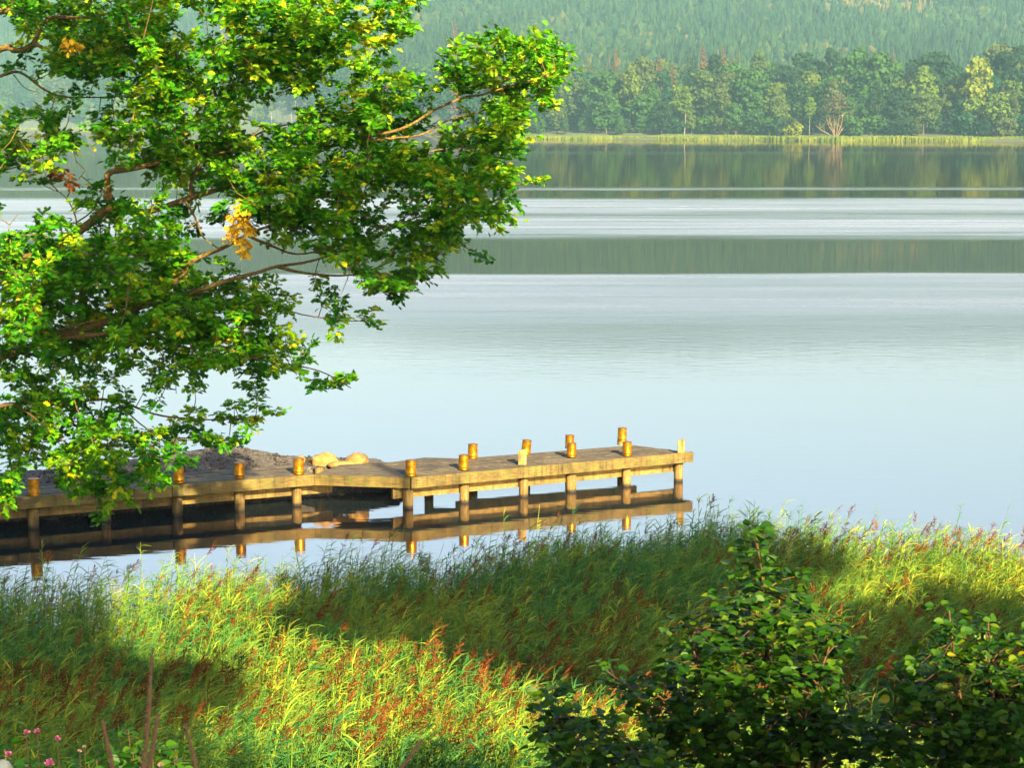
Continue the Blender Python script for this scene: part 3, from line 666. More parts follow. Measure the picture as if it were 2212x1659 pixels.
# ---------------------------------------------------------------- foreground reed bed
def strip(pts, wid, nrm_hint):
    """flat tapering strip template along pts"""
    pts = np.array(pts, float); n = len(pts); V = []
    for i in range(n):
        d = pts[min(i + 1, n - 1)] - pts[max(i - 1, 0)]; s = np.cross(d, nrm_hint); s /= max(np.linalg.norm(s), 1e-9)
        V += [pts[i] - s * wid[i], pts[i] + s * wid[i]]
    return np.array(V), np.array([(2 * i, 2 * i + 1, 2 * i + 3, 2 * i + 2) for i in range(n - 1)])
def reed_template(rng, H, plume, nleaf):
    """returns V, F, mat per face, tone offset per face"""
    Vs, Fs, Ms, Ts = [], [], [], []; c = 0
    def put(V, F, m_, t):
        nonlocal c
        Vs.append(V); Fs.append(F + c); Ms.append(np.full(len(F), m_)); Ts.append(np.full(len(F), t)); c += len(V)
    lean = np.array([rng.normal(.07, .08), rng.normal(0, .08), 0]); 
    def stem(t): return np.array([lean[0] * H * t ** 2, lean[1] * H * t ** 2, H * t])
    for hint in ((1, 0, 0), (0, 1, 0)):
        V, F = strip([stem(0.25), stem(.6), stem(.85), stem(1.0)], [.005, .0045, .003, .002], np.array(hint)); put(V, F, 0, .1)
    for i in range(nleaf):
        t = rng.uniform(.42, .97); a = rng.uniform(0, 2 * math.pi) if rng.uniform() < .45 else rng.normal(.25, .7)
        L = rng.uniform(.09, .21); d = np.array([math.cos(a), math.sin(a), 0]); up0 = rng.uniform(.15, 1.05)
        p = stem(t); pts = [p]; el = up0
        for s in range(3):
            p = p + (d * math.cos(el) + np.array([0, 0, 1]) * math.sin(el)) * L / 3; el -= rng.uniform(.05, .5); pts.append(p)
        V, F = strip(pts, [.0030, .0054, .0044, .0007], np.cross(d, (0, 0, 1)) * .3 + np.array([0, 0, 1]) + rng.normal(0, .4, 3)); put(V, F, 0, rng.uniform(-.12, .22))
    if plume:
        p0 = stem(1.0); L = rng.uniform(.16, .26); dirn = np.array([rng.normal(.55, .25), rng.normal(0, .25), 1.0]); dirn /= np.linalg.norm(dirn)
        for i in range(24):
            u = rng.uniform(0, 1); q = p0 + dirn * L * u; w_ = .045 * math.sin(math.pi * min(1, u * .85 + .15)) + .008
            off = rng.normal(0, 1, 3); off /= np.linalg.norm(off); e = q + off * w_ + dirn * .04 + np.array([.012, 0, -.006])
            s = np.cross(e - q, rng.normal(size=3)); s = s / max(np.linalg.norm(s), 1e-9) * .0042
            put(np.array([q - s * .5, q + s * .5, e + s, e - s]), np.array([[0, 1, 2, 3]]), 1, rng.uniform(-.2, .3))
    return np.concatenate(Vs), np.concatenate(Fs), np.concatenate(Ms), np.concatenate(Ts)
def stamp_var(g, T, P, R, tone):
    V, F, Mi, To = T; m = len(P)
    if m == 0: return
    VV = np.einsum('mij,nj->mni', R, V) + P[:, None, :]; nv = len(V)
    FF = (F[None] + (np.arange(m) * nv)[:, None, None]).reshape(-1, 4)
    g.add(VV.reshape(-1, 3), FF, np.tile(Mi, m), np.clip(np.repeat(tone, len(F)) + np.tile(To, m), 0, 1))
ra = np.random.default_rng(11)
TPL = [reed_template(ra, 1.75, i % 3 == 0, 24) for i in range(36)]
edge_px = [(-300, 1235), (0, 1232), (150, 1225), (300, 1222), (450, 1215), (650, 1200), (800, 1196), (950, 1180), (1100, 1158), (1300, 1128), (1480, 1102), (1700, 1118), (1850, 1140), (2000, 1150), (2212, 1152), (2600, 1150)]
ep = [on(x, y, 1.75) for x, y in edge_px]; EX = np.array([p.x / p.y for p in ep]); EY = np.array([p.y for p in ep])
def reed_pts(n, lo, hi):
    Y = np.sqrt(RNG.uniform(lo ** 2, hi ** 2, n)); k = RNG.uniform(-.46, .43, n); return k, Y
k, Y = reed_pts(98000, 13.0, 30.0)
lim = np.interp(k, EX, EY) + .5 * np.sin(k * 60) * .6
keep = (Y < lim - RNG.gamma(1.0, .55, len(Y))) & ((k * Y > -4.2) | (RNG.uniform(size=len(Y)) < np.where(Y > 21.5, .45, 1)))
k, Y = k[keep], Y[keep]; X = k * Y
n = min(len(X), 42000); sel = RNG.permutation(len(X))[:n]; X, Y = X[sel], Y[sel]
# scattered single stems out in the water before the jetty
ex = []
for (x, y) in [(760, 1150), (835, 1180), (300, 1180), (340, 1190), (480, 1180), (560, 1170), (905, 1170), (1150, 1110), (1180, 1115), (1090, 1130), (1240, 1100), (1890, 1110), (700, 1175), (90, 1180), (130, 1190), (30, 1175), (410, 1195), (1300, 1085), (1000, 1140), (2050, 1100), (2140, 1110), (1570, 1085)]:
    p = on(x, y, 1.7); ex.append((p.x, p.y))
X = np.concatenate([X, [e[0] for e in ex]]); Y = np.concatenate([Y, [e[1] for e in ex]]); n = len(X)
Z = np.maximum(height(X, Y), -.05)
hs = RNG.normal(1.0, .085, n) * (1 + .05 * np.sin(X * .9) * np.cos(Y * .8)); th = RNG.normal(0, .55, n)
patch = np.array([mnoise.noise(Vector((a * .35, b_ * .35, 0))) for a, b_ in zip(X, Y)])
tone = np.clip(RNG.normal(.49, .15, n) + patch * .25, 0, 1)
vi = RNG.integers(0, len(TPL), n)
nop = [i for i in range(len(TPL)) if i % 3]; wp_ = [i for i in range(len(TPL)) if i % 3 == 0]
pp = np.clip(np.where(Y < 21.5, .085, .025) + np.array([mnoise.noise(Vector((a * .6 + 31, b_ * .6, 0))) for a, b_ in zip(X, Y)]) * .25, .02, .3)
vi = np.where(RNG.uniform(size=n) < pp, np.array(wp_)[RNG.integers(0, len(wp_), n)], np.array(nop)[RNG.integers(0, len(nop), n)])
g = MB()
for t in range(len(TPL)):
    s = vi == t; m_ = s.sum(); c_, s_2 = np.cos(th[s]), np.sin(th[s]); z_ = np.zeros(m_)
    R = np.stack([np.stack([c_, -s_2, z_], 1), np.stack([s_2, c_, z_], 1), np.stack([z_, z_, z_ + 1], 1)], 1) * hs[s][:, None, None]
    stamp_var(g, TPL[t], np.stack([X[s], Y[s], Z[s]], 1), R, tone[s])
tag(g.build("reeds", [M_REED, M_PLUME]), "bed of green reeds with rusty brown plumes along the near shore", "reeds", kind='stuff')

# ---------------------------------------------------------------- hazel bushes at bottom right
rd = np.array([(0, 0), (.20, .05), (.33, .16), (.42, .30), (.39, .36), (.46, .48), (.41, .54), (.42, .64), (.33, .70), (.29, .82), (.14, .90), (0, 1.08)])
HV, HF = leaf_tpl(rd, 1.0, .22, -.12)
def bush(name, label, base_px, Yb, blobs, stems, leaf=.052, per=13, seed=0):
    """blobs: (x, y, radius px, count, depth offset)"""
    bz = at(base_px[0], base_px[1], Yb); z0 = float(height(bz.x, bz.y)); root = empty(name, (bz.x, bz.y, z0))
    tag(root, label, "bush", "leafy hazel bushes at the near bank")
    g = MB(); wd = MB(); nd = []
    B0 = Vector((bz.x, bz.y, z0))
    for st in stems:
        P = [at(x, y, Yb + dz) for x, y, dz in st]; P, r_ = smooth_path([B0 + (P[0] - B0) * .0] + P, [.014] + [.011 * (1 - .85 * i / len(P)) for i in range(len(P))])
        wd.tube(P, r_, 6); nd += P
    C_ = []
    for x, y, rpx, cnt_, dz in blobs:
        for _ in range(int(cnt_ * (1.3 if y > 1490 else .9)) + 1):
            a = RNG.uniform(0, 6.28); q = .78 * rpx * math.sqrt(RNG.uniform()); C_.append(tuple(at(x + q * math.cos(a), y + q * math.sin(a), Yb + dz + RNG.normal(0, .22))))
    C_ = np.array(C_); ND = np.array([tuple(p) for p in nd]); D = np.zeros_like(C_)
    for i, p in enumerate(C_):
        dd = np.linalg.norm(ND - p, axis=1) + np.where(ND[:, 2] > p[2], .3, 0); j = int(np.argmin(dd)); v = p - ND[j]; D[i] = v / max(np.linalg.norm(v), 1e-3)
        wd.tube([Vector(ND[j]), Vector((ND[j] + p) / 2) + Vector((0, 0, .02)), Vector(p)], [.005, .004, .0025], 4, cap=False)
    leaves_on(g, C_, D, per, leaf, .10, 0, lambda k, c: np.clip(RNG.beta(2, 2.4, k), 0, 1), .5, HV, HF)
    a = wd.build("stem", M_TWIG, root, True); a.location = tuple(-root.location)
    a = g.build("foliage", M_BUSH, root); a.location = tuple(-root.location)
    return root
bush("hazel_bush", "tall spire-topped leafy bush with yellow stems before the reeds", (1700, 2100), 9.0,
     [(1632, 1160, 18, 2, 0), (1630, 1205, 30, 3, 0), (1650, 1250, 45, 5, 0), (1600, 1250, 20, 1, 0), (1712, 1262, 26, 2, 0), (1640, 1310, 55, 7, 0), (1590, 1330, 40, 4, 0), (1730, 1340, 65, 10, 0), (1790, 1345, 30, 3, 0),
      (1640, 1390, 90, 16, 0), (1540, 1370, 40, 4, 0), (1480, 1345, 30, 2, 0), (1800, 1380, 40, 5, 0), (1560, 1440, 80, 14, 0), (1720, 1450, 100, 22, 0), (1500, 1400, 40, 4, 0), (1470, 1440, 50, 6, 0),
      (1540, 1530, 90, 18, 0), (1680, 1550, 110, 28, 0), (1790, 1470, 50, 8, 0), (1800, 1560, 60, 11, 0), (1450, 1530, 80, 14, 0), (1390, 1500, 40, 4, 0), (1320, 1460, 30, 2, 0),
      (1600, 1640, 120, 30, 0), (1450, 1630, 90, 20, 0), (1760, 1650, 100, 22, 0), (1860, 1600, 50, 6, 0), (1620, 1760, 200, 40, 0)],
     [[(1690, 1900, 0), (1640, 1600, 0), (1655, 1420, 0), (1650, 1280, 0), (1632, 1150, 0)], [(1720, 1900, 0), (1730, 1600, -.1), (1765, 1480, -.1), (1800, 1370, 0)],
      [(1680, 1900, 0), (1560, 1650, 0), (1520, 1480, 0), (1480, 1350, 0)], [(1700, 1900, 0), (1780, 1620, 0), (1850, 1560, 0)], [(1660, 1900, 0), (1480, 1700, 0), (1400, 1530, 0), (1310, 1450, 0)]])
bush("hazel_bush", "low dark bush left of the spire-topped bush at bottom edge", (1280, 2100), 8.0,
     [(1185, 1500, 28, 2, 0), (1200, 1550, 35, 4, 0), (1250, 1575, 40, 5, 0), (1190, 1600, 30, 3, 0), (1300, 1600, 50, 7, 0), (1260, 1660, 80, 12, 0), (1360, 1640, 60, 10, 0), (1400, 1700, 90, 16, 0)],
     [[(1290, 1900, 0), (1260, 1700, 0), (1220, 1580, 0), (1175, 1490, 0)], [(1300, 1900, 0), (1320, 1700, 0), (1340, 1600, 0)]], .047, 13)
bush("hazel_bush", "broad leafy bush in the bottom right corner of the bank", (2160, 2150), 8.6,
     [(2052, 1325, 18, 1, 0), (2050, 1360, 25, 3, 0), (2130, 1345, 22, 2, 0), (2060, 1410, 45, 6, 0), (2150, 1400, 50, 6, 0), (2000, 1450, 40, 5, 0), (2080, 1470, 80, 15, 0), (2190, 1470, 70, 14, 0), (1960, 1500, 50, 7, 0),
      (2040, 1560, 100, 24, 0), (2180, 1570, 90, 22, 0), (1920, 1580, 60, 8, 0), (1980, 1640, 90, 18, 0), (2120, 1660, 110, 30, 0), (2280, 1550, 120, 22, 0), (2100, 1800, 200, 30, 0)],
     [[(2150, 1950, 0), (2100, 1650, 0), (2070, 1480, 0), (2050, 1320, 0)], [(2170, 1950, 0), (2180, 1650, 0), (2140, 1480, 0), (2135, 1345, 0)], [(2140, 1950, 0), (2000, 1700, 0), (1930, 1560, 0)], [(2180, 1950, 0), (2300, 1600, 0)]], .047, 15)

# ---------------------------------------------------------------- small plants in the near left corner
def stalk(x0, y0, x1, y1, Yd, r0, r1, label, fork=None):
    a = at(x0, y0, Yd); b2 = at(x1, y1, Yd); zb = float(height(a.x, Yd)) ; base = Vector((a.x - (b2.x - a.x) * .4, Yd, zb)); root = empty("dry_stalk", base)
    tag(root, label, "dead stalk", "tall dry brown stalks near the camera")
    g = MB(); r0 *= .42; r1 *= .35; g.tube([base, a, a.lerp(b2, .5) + Vector((.004, 0, 0)), b2], [r0 * 1.1, r0, (r0 + r1) / 2, r1], 8)
    o = g.build("stem", M_STALK, root, True); o.location = tuple(-base)
    g = MB(); n = 240; u = RNG.uniform(.05, 1, n); P = np.array([tuple(a.lerp(b2, t)) for t in u]) ; rr2 = (r0 + (r1 - r0) * u)[:, None]
    d = RNG.normal(size=(n, 3)); d /= np.linalg.norm(d, axis=1, keepdims=True)
    R = frames(d, RNG.normal(size=(n, 3))) * (RNG.uniform(.0015, .0035, n))[:, None, None]; g.stamp(IV, IF, P + d * rr2 * .9, R, 0)
    o = g.build("seed_spike", M_STALK, root); o.location = tuple(-base)
stalk(250, 1700, 222, 1560, 3.4, .0085, .004, "leftmost tall brown dead stalk at the bottom edge")
stalk(306, 1700, 330, 1400, 3.5, .012, .004, "tallest and thickest brown dead stalk, upright among the reeds")
stalk(312, 1700, 342, 1545, 3.6, .011, .006, "short brown dead stalk leaning right against the tallest one")
stalk(432, 1700, 400, 1565, 3.4, .008, .003, "brown dead stalk curving left, right of the tallest one")
stalk(835, 1700, 912, 1600, 3.2, .005, .003, "thin brown dead stalk leaning right at the bottom middle edge")

m, nt, b = mat("pink_petal"); M_PINK = m; b.inputs['Base Color'].default_value = (.06, .005, .036, 1); b.inputs['Roughness'].default_value = .6
m, nt, b = mat("pale_petal"); M_PALE = m; b.inputs['Base Color'].default_value = (.08, .045, .04, 1); b.inputs['Roughness'].default_value = .6
def flower(x, y, r, m_, label, Yd=7.0, name="pink_flower"):
    p = at(x, y, Yd); z0 = float(height(p.x, Yd)); root = empty(name, (p.x, Yd, z0)); tag(root, label, "flower", "pink flowers in the bottom left corner")
    g = MB(); P, r_ = smooth_path([(p.x + .06, Yd + .05, z0), (p.x + .02, Yd, (z0 + p.z) / 2), tuple(p)], [.004, .003, .002]); g.tube(P, r_, 5)
    o = g.build("stem", M_STALK, root, True); o.location = tuple(-root.location)
    g = MB(); n = 60; el = RNG.uniform(-.1, 1.4, n); az = RNG.uniform(0, 6.28, n); d = np.stack([np.cos(az) * np.cos(el), np.sin(az) * np.cos(el), np.sin(el)], 1)
    PV = np.array([(0, 0, 0), (.16, .5, .02), (.1, 1, .0), (-.1, 1, 0), (-.16, .5, .02)]); PF = np.array([[0, 1, 2, 3, 4]])
    g.stamp(PV, PF, np.tile(np.array(p), (n, 1)), frames(d, RNG.normal(size=(n, 3))) * (RNG.uniform(.7, 1.1, n) * r)[:, None, None], 0)
    o = g.build("bloom", m_, root); o.location = tuple(-root.location)
for x, y, r, m_, lab in [(57, 1585, .030, M_PINK, "dull violet flower left of its brighter twin, bottom left corner"), (80, 1582, .028, M_PINK, "upper bright pink flower in the dark corner growth"), (124, 1598, .030, M_PINK, "pink flower standing apart to the right of the upper two"),
                         (18, 1632, .032, M_PINK, "magenta flower nearest the left edge of the picture"), (108, 1652, .045, M_PINK, "largest pink flower, at the bottom edge"), (172, 1625, .020, M_PALE, "pale salmon blossom, lower of the close pair"), (182, 1615, .018, M_PALE, "pale salmon blossom, upper of the close pair"), (347, 1655, .028, M_PALE, "salmon pink flower at the bottom edge between two dead stalks")]:
    flower(x, y, r * .5, m_, lab)
# broad-leaved plant by the stalks
def broad(x, y, Yd, n, label, t0=.3, t1=.75):
    p = at(x, y, Yd); z0 = float(height(p.x, Yd)); root = empty("leafy_plant", (p.x, Yd, z0)); tag(root, label, "plant")
    g = MB(); C_ = []; w2 = MB()
    for i in range(n):
        q = at(x + RNG.normal(0, 38), y + RNG.normal(0, 24), Yd + RNG.normal(0, .25)); C_.append(tuple(q)); w2.tube([(p.x, Yd, z0), ((p.x + q.x) / 2, (Yd + q.y) / 2, z0 + (q.z - z0) * .6), q], [.005, .004, .002], 5)
    C_ = np.array(C_); D = np.tile([[.3, -.3, .2]], (len(C_), 1))
    leaves_on(g, C_, D, 6, .052, .07, 0, lambda k, c: RNG.uniform(t0, t1, k), .5, HV, HF)
    for o in (w2.build("stem", M_TWIG, root, True), g.build("foliage", M_BUSH, root)): o.location = tuple(-root.location)
broad(330, 1622, 8.5, 16, "lime green broad-leaved plant behind the dead stalks")
broad(225, 1668, 8.0, 10, "green broad-leaved plant left of the dead stalks, right of pink flowers", 0, .5)
broad(60, 1690, 8.0, 14, "dark leafy plant under the pink flowers in bottom left corner", 0, .3)
o = boulder(at(2, 1668, 6.0), (.036, .04, .04), "pale blue-grey rounded stone cut by the bottom left corner", 33); o.data.materials[0] = rock_mat("pale_stone", (.09, .13, .17), (.2, .27, .33), 9)
o.scale = (1, 1, 1); p = o.location; o.location.z = p.z
hz_ = float(height(p.x, p.y))
g = MB(); g.tube([(p.x, p.y, hz_ - .05), (p.x, p.y, p.z - .03)], [.03, .02], 8)

# ---------------------------------------------------------------- far shore trees
def blob_crown(rng, H, wid, base, lobes, faces, fs, narrow=0.0):
    """leaf-clump faces spread over irregular lobes; H crown top, base crown bottom"""
    P, Dn, T = [], [], []
    for i in range(lobes):
        u = rng.uniform(0, 1); z = base + (H - base) * (.12 + .80 * u)
        prof = math.sin(math.pi * min(1, (u * .82 + .16))) ** (.7 + narrow)
        a = rng.uniform(0, 6.28); rr2 = wid * .5 * prof * rng.uniform(.2, .85); c = np.array([rr2 * math.cos(a), rr2 * math.sin(a), z])
        r = wid * rng.uniform(.14, .25) * (.65 + .5 * prof); n = int(faces / lobes)
        d = rng.normal(size=(n, 3)); d /= np.linalg.norm(d, axis=1, keepdims=True); d[:, 2] = np.abs(d[:, 2]) * np.where(rng.uniform(size=n) < .75, 1, -1)
        P.append(c + d * r * rng.uniform(.7, 1.1, (n, 1)) * np.array([1, 1, .8])); Dn.append(d); T.append(np.full(n, rng.normal(.5, .15)))
    P = np.concatenate(P); Dn = np.concatenate(Dn); T = np.clip(np.concatenate(T) + rng.normal(0, .16, len(P)), 0, 1)
    g = MB(); PV = np.array([(-.5, -.3, 0), (.1, -.5, .08), (.55, .05, 0), (.15, .5, -.08), (-.4, .35, .05)])
    nn = Dn + rng.normal(0, .45, Dn.shape); t = rng.normal(size=Dn.shape)
    R = frames(t, nn); g.stamp(PV, np.array([[0, 1, 2, 3, 4]]), P, R * (rng.uniform(.6, 1.3, len(P)) * fs)[:, None, None], 0, T)
    return g
def spruce_crown(rng, H, wid, base):
    g = MB(); n = 900; u = rng.uniform(0, 1, n) ** .8; z = base + (H - base) * u; lay = np.floor(u * 16) / 16; r = wid * .5 * (1 - u) ** .8 * (1 - .35 * (u * 16 % 1)) * rng.uniform(.35, 1.05, n)
    a = rng.uniform(0, 6.28, n); P = np.stack([r * np.cos(a), r * np.sin(a), z], 1); d = np.stack([np.cos(a), np.sin(a), -.5 + 0 * a], 1)
    PV = np.array([(-.25, -.5, 0), (.25, -.5, 0), (.3, .3, 0), (0, .7, -.1), (-.3, .3, 0)])
    g.stamp(PV, np.array([[0, 1, 2, 3, 4]]), P, frames(d, np.array([0, 0, 1.]) + rng.normal(0, .35, (n, 3))) * (1.1 * rng.uniform(.7, 1.2, n) * (1.15 - u))[:, None, None], 0, np.clip(rng.normal(.5, .2, n), 0, 1))
    return g
def trunk_mesh(rng, H, r, top, limbs=4, wid=5):
    g = MB(); P = [Vector((0, 0, -1))]; x = y = 0
    for i in range(1, 6): x += rng.normal(0, .22); y += rng.normal(0, .22); P.append(Vector((x, y, top * i / 5)))
    g.tube(P, [r * (1.1 - .15 * i) for i in range(6)], 7)
    for i in range(limbs):
        q = P[rng.integers(2, 5)]; a = rng.uniform(0, 6.28); g.tube([q, q + Vector((math.cos(a) * wid * .2, math.sin(a) * wid * .2, H * .1)), q + Vector((math.cos(a) * wid * .35, math.sin(a) * wid * .35, H * .2))], [r * .4, r * .3, r * .12], 5)
    return g
rt = np.random.default_rng(5); VAR = {}
def add_var(kind, crown_g, trunk_g, bark): VAR.setdefault(kind, []).append((crown_g.mesh(kind + "_crown", M_FAR), trunk_g.mesh(kind + "_trunk", bark, True)))
for i in range(4): add_var('alder', blob_crown(rt, 16, 9.5, 1.0, 34, 2600, .95), trunk_mesh(rt, 16, .28, 13), M_FBARK)
for i in range(4): add_var('oak', blob_crown(rt, 22, 13, 4.5, 44, 3200, 1.05), trunk_mesh(rt, 22, .4, 17), M_FBARK)
for i in range(4): add_var('birch', blob_crown(rt, 21, 7.0, 6.5, 30, 2000, .8, .3), trunk_mesh(rt, 21, .17, 19, 3, 4), M_BIRCH)
for i in range(3): add_var('spruce', spruce_crown(rt, 27, 8.5, 2.5), trunk_mesh(rt, 27, .3, 25, 0), M_FBARK)
for i in range(2): add_var('pine', blob_crown(rt, 25, 6.5, 13, 18, 1100, .9), trunk_mesh(rt, 25, .18, 22, 3, 4), M_BIRCH)
for i in range(2): add_var('shrub', blob_crown(rt, 4.2, 6.5, 0.1, 16, 900, .6), trunk_mesh(rt, 4, .12, 2.5, 3, 2), M_FBARK)
KIND = {'alder': 'alder_tree', 'oak': 'broadleaf_tree', 'birch': 'birch_tree', 'spruce': 'spruce_tree', 'pine': 'pine_tree', 'shrub': 'shrub'}
COLR = {'dark green': (.016, .060, .014), 'blue green': (.014, .078, .030), 'mid green': (.040, .120, .014), 'yellow green': (.11, .19, .016), 'olive green': (.08, .13, .025), 'rusty brown': (.24, .11, .035), 'golden green': (.21, .26, .012)}
TREES = []
def shore_tree(kind, px, dback, H, wscale, colname, rowname, special=None):
    """px: picture column of the trunk; dback: metres behind the shoreline"""
    lo, hi = 300., 2500.
    r0 = ray(px, 300); kx = r0.x / r0.y
    for _ in range(40):
        mdl = (lo + hi) / 2
        if mdl - shoreY(kx * mdl) < dback: lo = mdl
        else: hi = mdl
    Yt = (lo + hi) / 2; Xt = kx * Yt; z = float(height(Xt, Yt))
    if colname == 'rusty brown' and kind != 'spruce': colname = 'olive green'
    base = {'alder': 16, 'oak': 22, 'birch': 21, 'spruce': 27, 'pine': 25, 'shrub': 4.2}[kind]
    vs = VAR[kind]; cr, tr = vs[RNG.integers(0, len(vs))]; s = H / base
    e = empty(KIND[kind], (Xt, Yt, z - .2), RNG.uniform(0, 6.28)); e.scale = (s * wscale, s * wscale, s)
    c = np.array(COLR[colname]) * .36 * RNG.uniform(.85, 1.15)
    a = link("trunk", tr, e); b2 = link("crown", cr, e); b2.color = (*np.clip(c * RNG.uniform(.93, 1.07, 3), 0, 1), 1)
    TREES.append(dict(e=e, kind=kind, px=px, col=colname, row=rowname, special=special, Y=Yt))
    return e
# specials, picked out in the photograph
S = shore_tree
S('oak', 2108, 24, 25, .85, 'golden green', 'front', "golden-crowned round tree standing tallest near the right end of far shore")
S('birch', 1478, 7, 17, 1.0, 'yellow green', 'front', "birch with the longest bare white trunk on the far shore")
S('birch', 1362, 16, 24, .9, 'yellow green', 'front', "tall pale-topped birch with a short white trunk patch, far shore")
S('birch', 1800, 20, 19, 1.0, 'olive green', 'front', "olive birch just right of the bare many-stemmed willow")
S('birch', 1892, 8, 18, .8, 'dark green', 'front', "dark tree with thin white twin trunks right of the bare willow")
S('birch', 1990, 16, 23, 1.1, 'yellow green', 'front', "tall yellowish weeping birch midway between bare willow and golden tree")
S('birch', 2186, 6, 15, .9, 'olive green', 'front', "birch with a bright white trunk foot, last before the right edge")
S('birch', 1562, 10, 18, 1.0, 'olive green', 'front', "birch whose two thin white trunks show above the fringe")
S('shrub', 1716, 3, 4.2, 1.1, 'golden green', 'front', "low yellow-green shrub on the fringe left of the bare willow")
S('spruce', 1330, 70, 30, 1.0, 'rusty brown', 'back', "tallest rusty brown spruce right above the oak's outer tip")
S('spruce', 985, 150, 34, 1.0, 'rusty brown', 'back', "lone rusty spruce standing high above the oak's notch")
cols = {'front': ['mid green', 'dark green', 'yellow green', 'blue green', 'olive green', 'mid green'], 'middle': ['mid green', 'dark green', 'blue green', 'olive green', 'yellow green'], 'back': ['dark green', 'blue green', 'mid green', 'olive green']}
def row(px0, px1, step, dback, kinds, H, rowname, colset=None, jit=.3):
    px = px0
    while px < px1:
        kd = kinds[RNG.integers(0, len(kinds))]; cs = colset or cols[rowname]
        h = H * RNG.uniform(.82, 1.15) * (1.0 if kd != 'spruce' else 1.15)
        shore_tree(kd, px + RNG.uniform(-jit, jit) * step, dback + RNG.uniform(-4, 6), h, RNG.uniform(.9, 1.2), cs[RNG.integers(0, len(cs))], rowname)
        px += step * RNG.uniform(.8, 1.25)
row(1110, 2330, 52, 9, ['alder', 'alder', 'birch', 'alder', 'oak'], 13.5, 'front')
row(1110, 2330, 34, 7, ['shrub', 'shrub', 'alder'], 6.5, 'front')
row(1120, 2330, 50, 24, ['alder', 'birch', 'oak'], 20, 'middle')
row(1120, 2330, 52, 44, ['oak', 'birch', 'oak', 'alder'], 24, 'middle')
row(1580, 2330, 50, 68, ['oak', 'oak', 'spruce', 'birch'], 26, 'back')
row(1200, 1620, 34, 62, ['spruce'], 24, 'back', ['rusty brown', 'rusty brown', 'olive green', 'rusty brown', 'dark green'])
row(1150, 2330, 60, 95, ['spruce', 'oak', 'spruce'], 22, 'back', ['olive green', 'dark green', 'rusty brown', 'mid green'])
row(780, 1140, 40, 14, ['alder', 'birch', 'oak'], 17, 'front')
row(700, 1130, 42, 50, ['spruce', 'oak', 'spruce'], 25, 'middle', ['rusty brown', 'olive green', 'mid green', 'dark green'])
row(-120, 800, 36, 12, ['alder', 'birch', 'pine', 'alder'], 19, 'front')
row(-120, 760, 36, 50, ['spruce', 'oak', 'spruce'], 24, 'middle')
for x in (588, 598, 612, 622, 631, 640): S('pine', x, 9, 24, .8, 'dark green', 'front')
# labels: relation to landmarks
LAND = [(-200, None), (330, "oak's yellow leaf bunch"), (614, "bare pine trunks"), (985, "lone rusty spruce"), (1250, "oak's outer tip"), (1478, "white-trunked birch"), (1805, "bare willow"), (2108, "golden tree")]
from collections import defaultdict
cntr = defaultdict(int); ORD = ["first", "second", "third", "fourth", "fifth", "sixth", "seventh", "eighth", "ninth", "tenth", "eleventh", "twelfth", "thirteenth", "fourteenth", "fifteenth", "sixteenth"]
NICE = {'alder': 'alder', 'oak': 'broadleaf tree', 'birch': 'birch', 'spruce': 'spruce', 'pine': 'bare-trunked pine', 'shrub': 'shrub'}
for t in sorted(TREES, key=lambda t: t['px']):
    e = t['e']
    if t['special']: lab = t['special']
    else:
        prev = [l for l in LAND if l[0] <= t['px'] and l[1]]; ln = prev[-1][1] if prev else None
        k = (t['kind'], t['col'], t['row'], ln); cntr[k] += 1; o_ = ORD[min(cntr[k] - 1, 15)]
        where = f"right of the {ln}" if ln else "from the left edge"
        lab = f"{o_} {t['col']} {NICE[t['kind']]} {where}, {t['row']} rank, far shore"
        if 1478 < t['px'] < 2320 and False: pass
    tag(e, lab, 'tree' if t['kind'] != 'shrub' else 'shrub', f"{NICE[t['kind']]}s lining the far shore")
# bare many-stemmed willow
bp0 = S('shrub', 1805, 2, .01, 1, 'olive green', 'front'); TREES.pop()
wloc = bp0.location.copy()
for ch in [q for q in bpy.data.objects if q.parent == bp0]: bpy.data.objects.remove(ch)
bp0.name = "dead_willow"; bp0.scale = (1, 1, 1); tag(bp0, "bare pale many-stemmed willow fanning out at the far waterline", "tree", "bare willow")
del bp0['group']
g = MB()
for dx, h in [(-6.6, 4.2), (-3.4, 6.8), (-2.2, 7.8), (-.6, 6.5), (.9, 7.4), (2.6, 8.0), (4.4, 6.6), (5.2, 8.2)]:
    P, r_ = smooth_path([(dx * .1, 0, -.3), (dx * .35, RNG.normal(0, .5), h * .3), (dx * .75, RNG.normal(0, .8), h * .62), (dx, RNG.normal(0, 1), h)], [.17, .13, .09, .04]); g.tube(P, r_, 6)
    for _ in range(5):
        i = RNG.integers(4, len(P) - 2); q = P[i]; g.tube([q, q + Vector((RNG.normal(0, .7), RNG.normal(0, .5), 1.0)), q + Vector((RNG.normal(0, 1.2), RNG.normal(0, .8), 2.2))], [.05, .04, .02], 5)
g.build("stems", M_DEAD, bp0, True)
bp0.rotation_euler = (0, 0, 0)
g = blob_crown(rt, 13.5, 13, 7.5, 26, 520, .5); o = g.build("crown", M_FAR, bp0); o.color = (.038, .035, .015, 1)

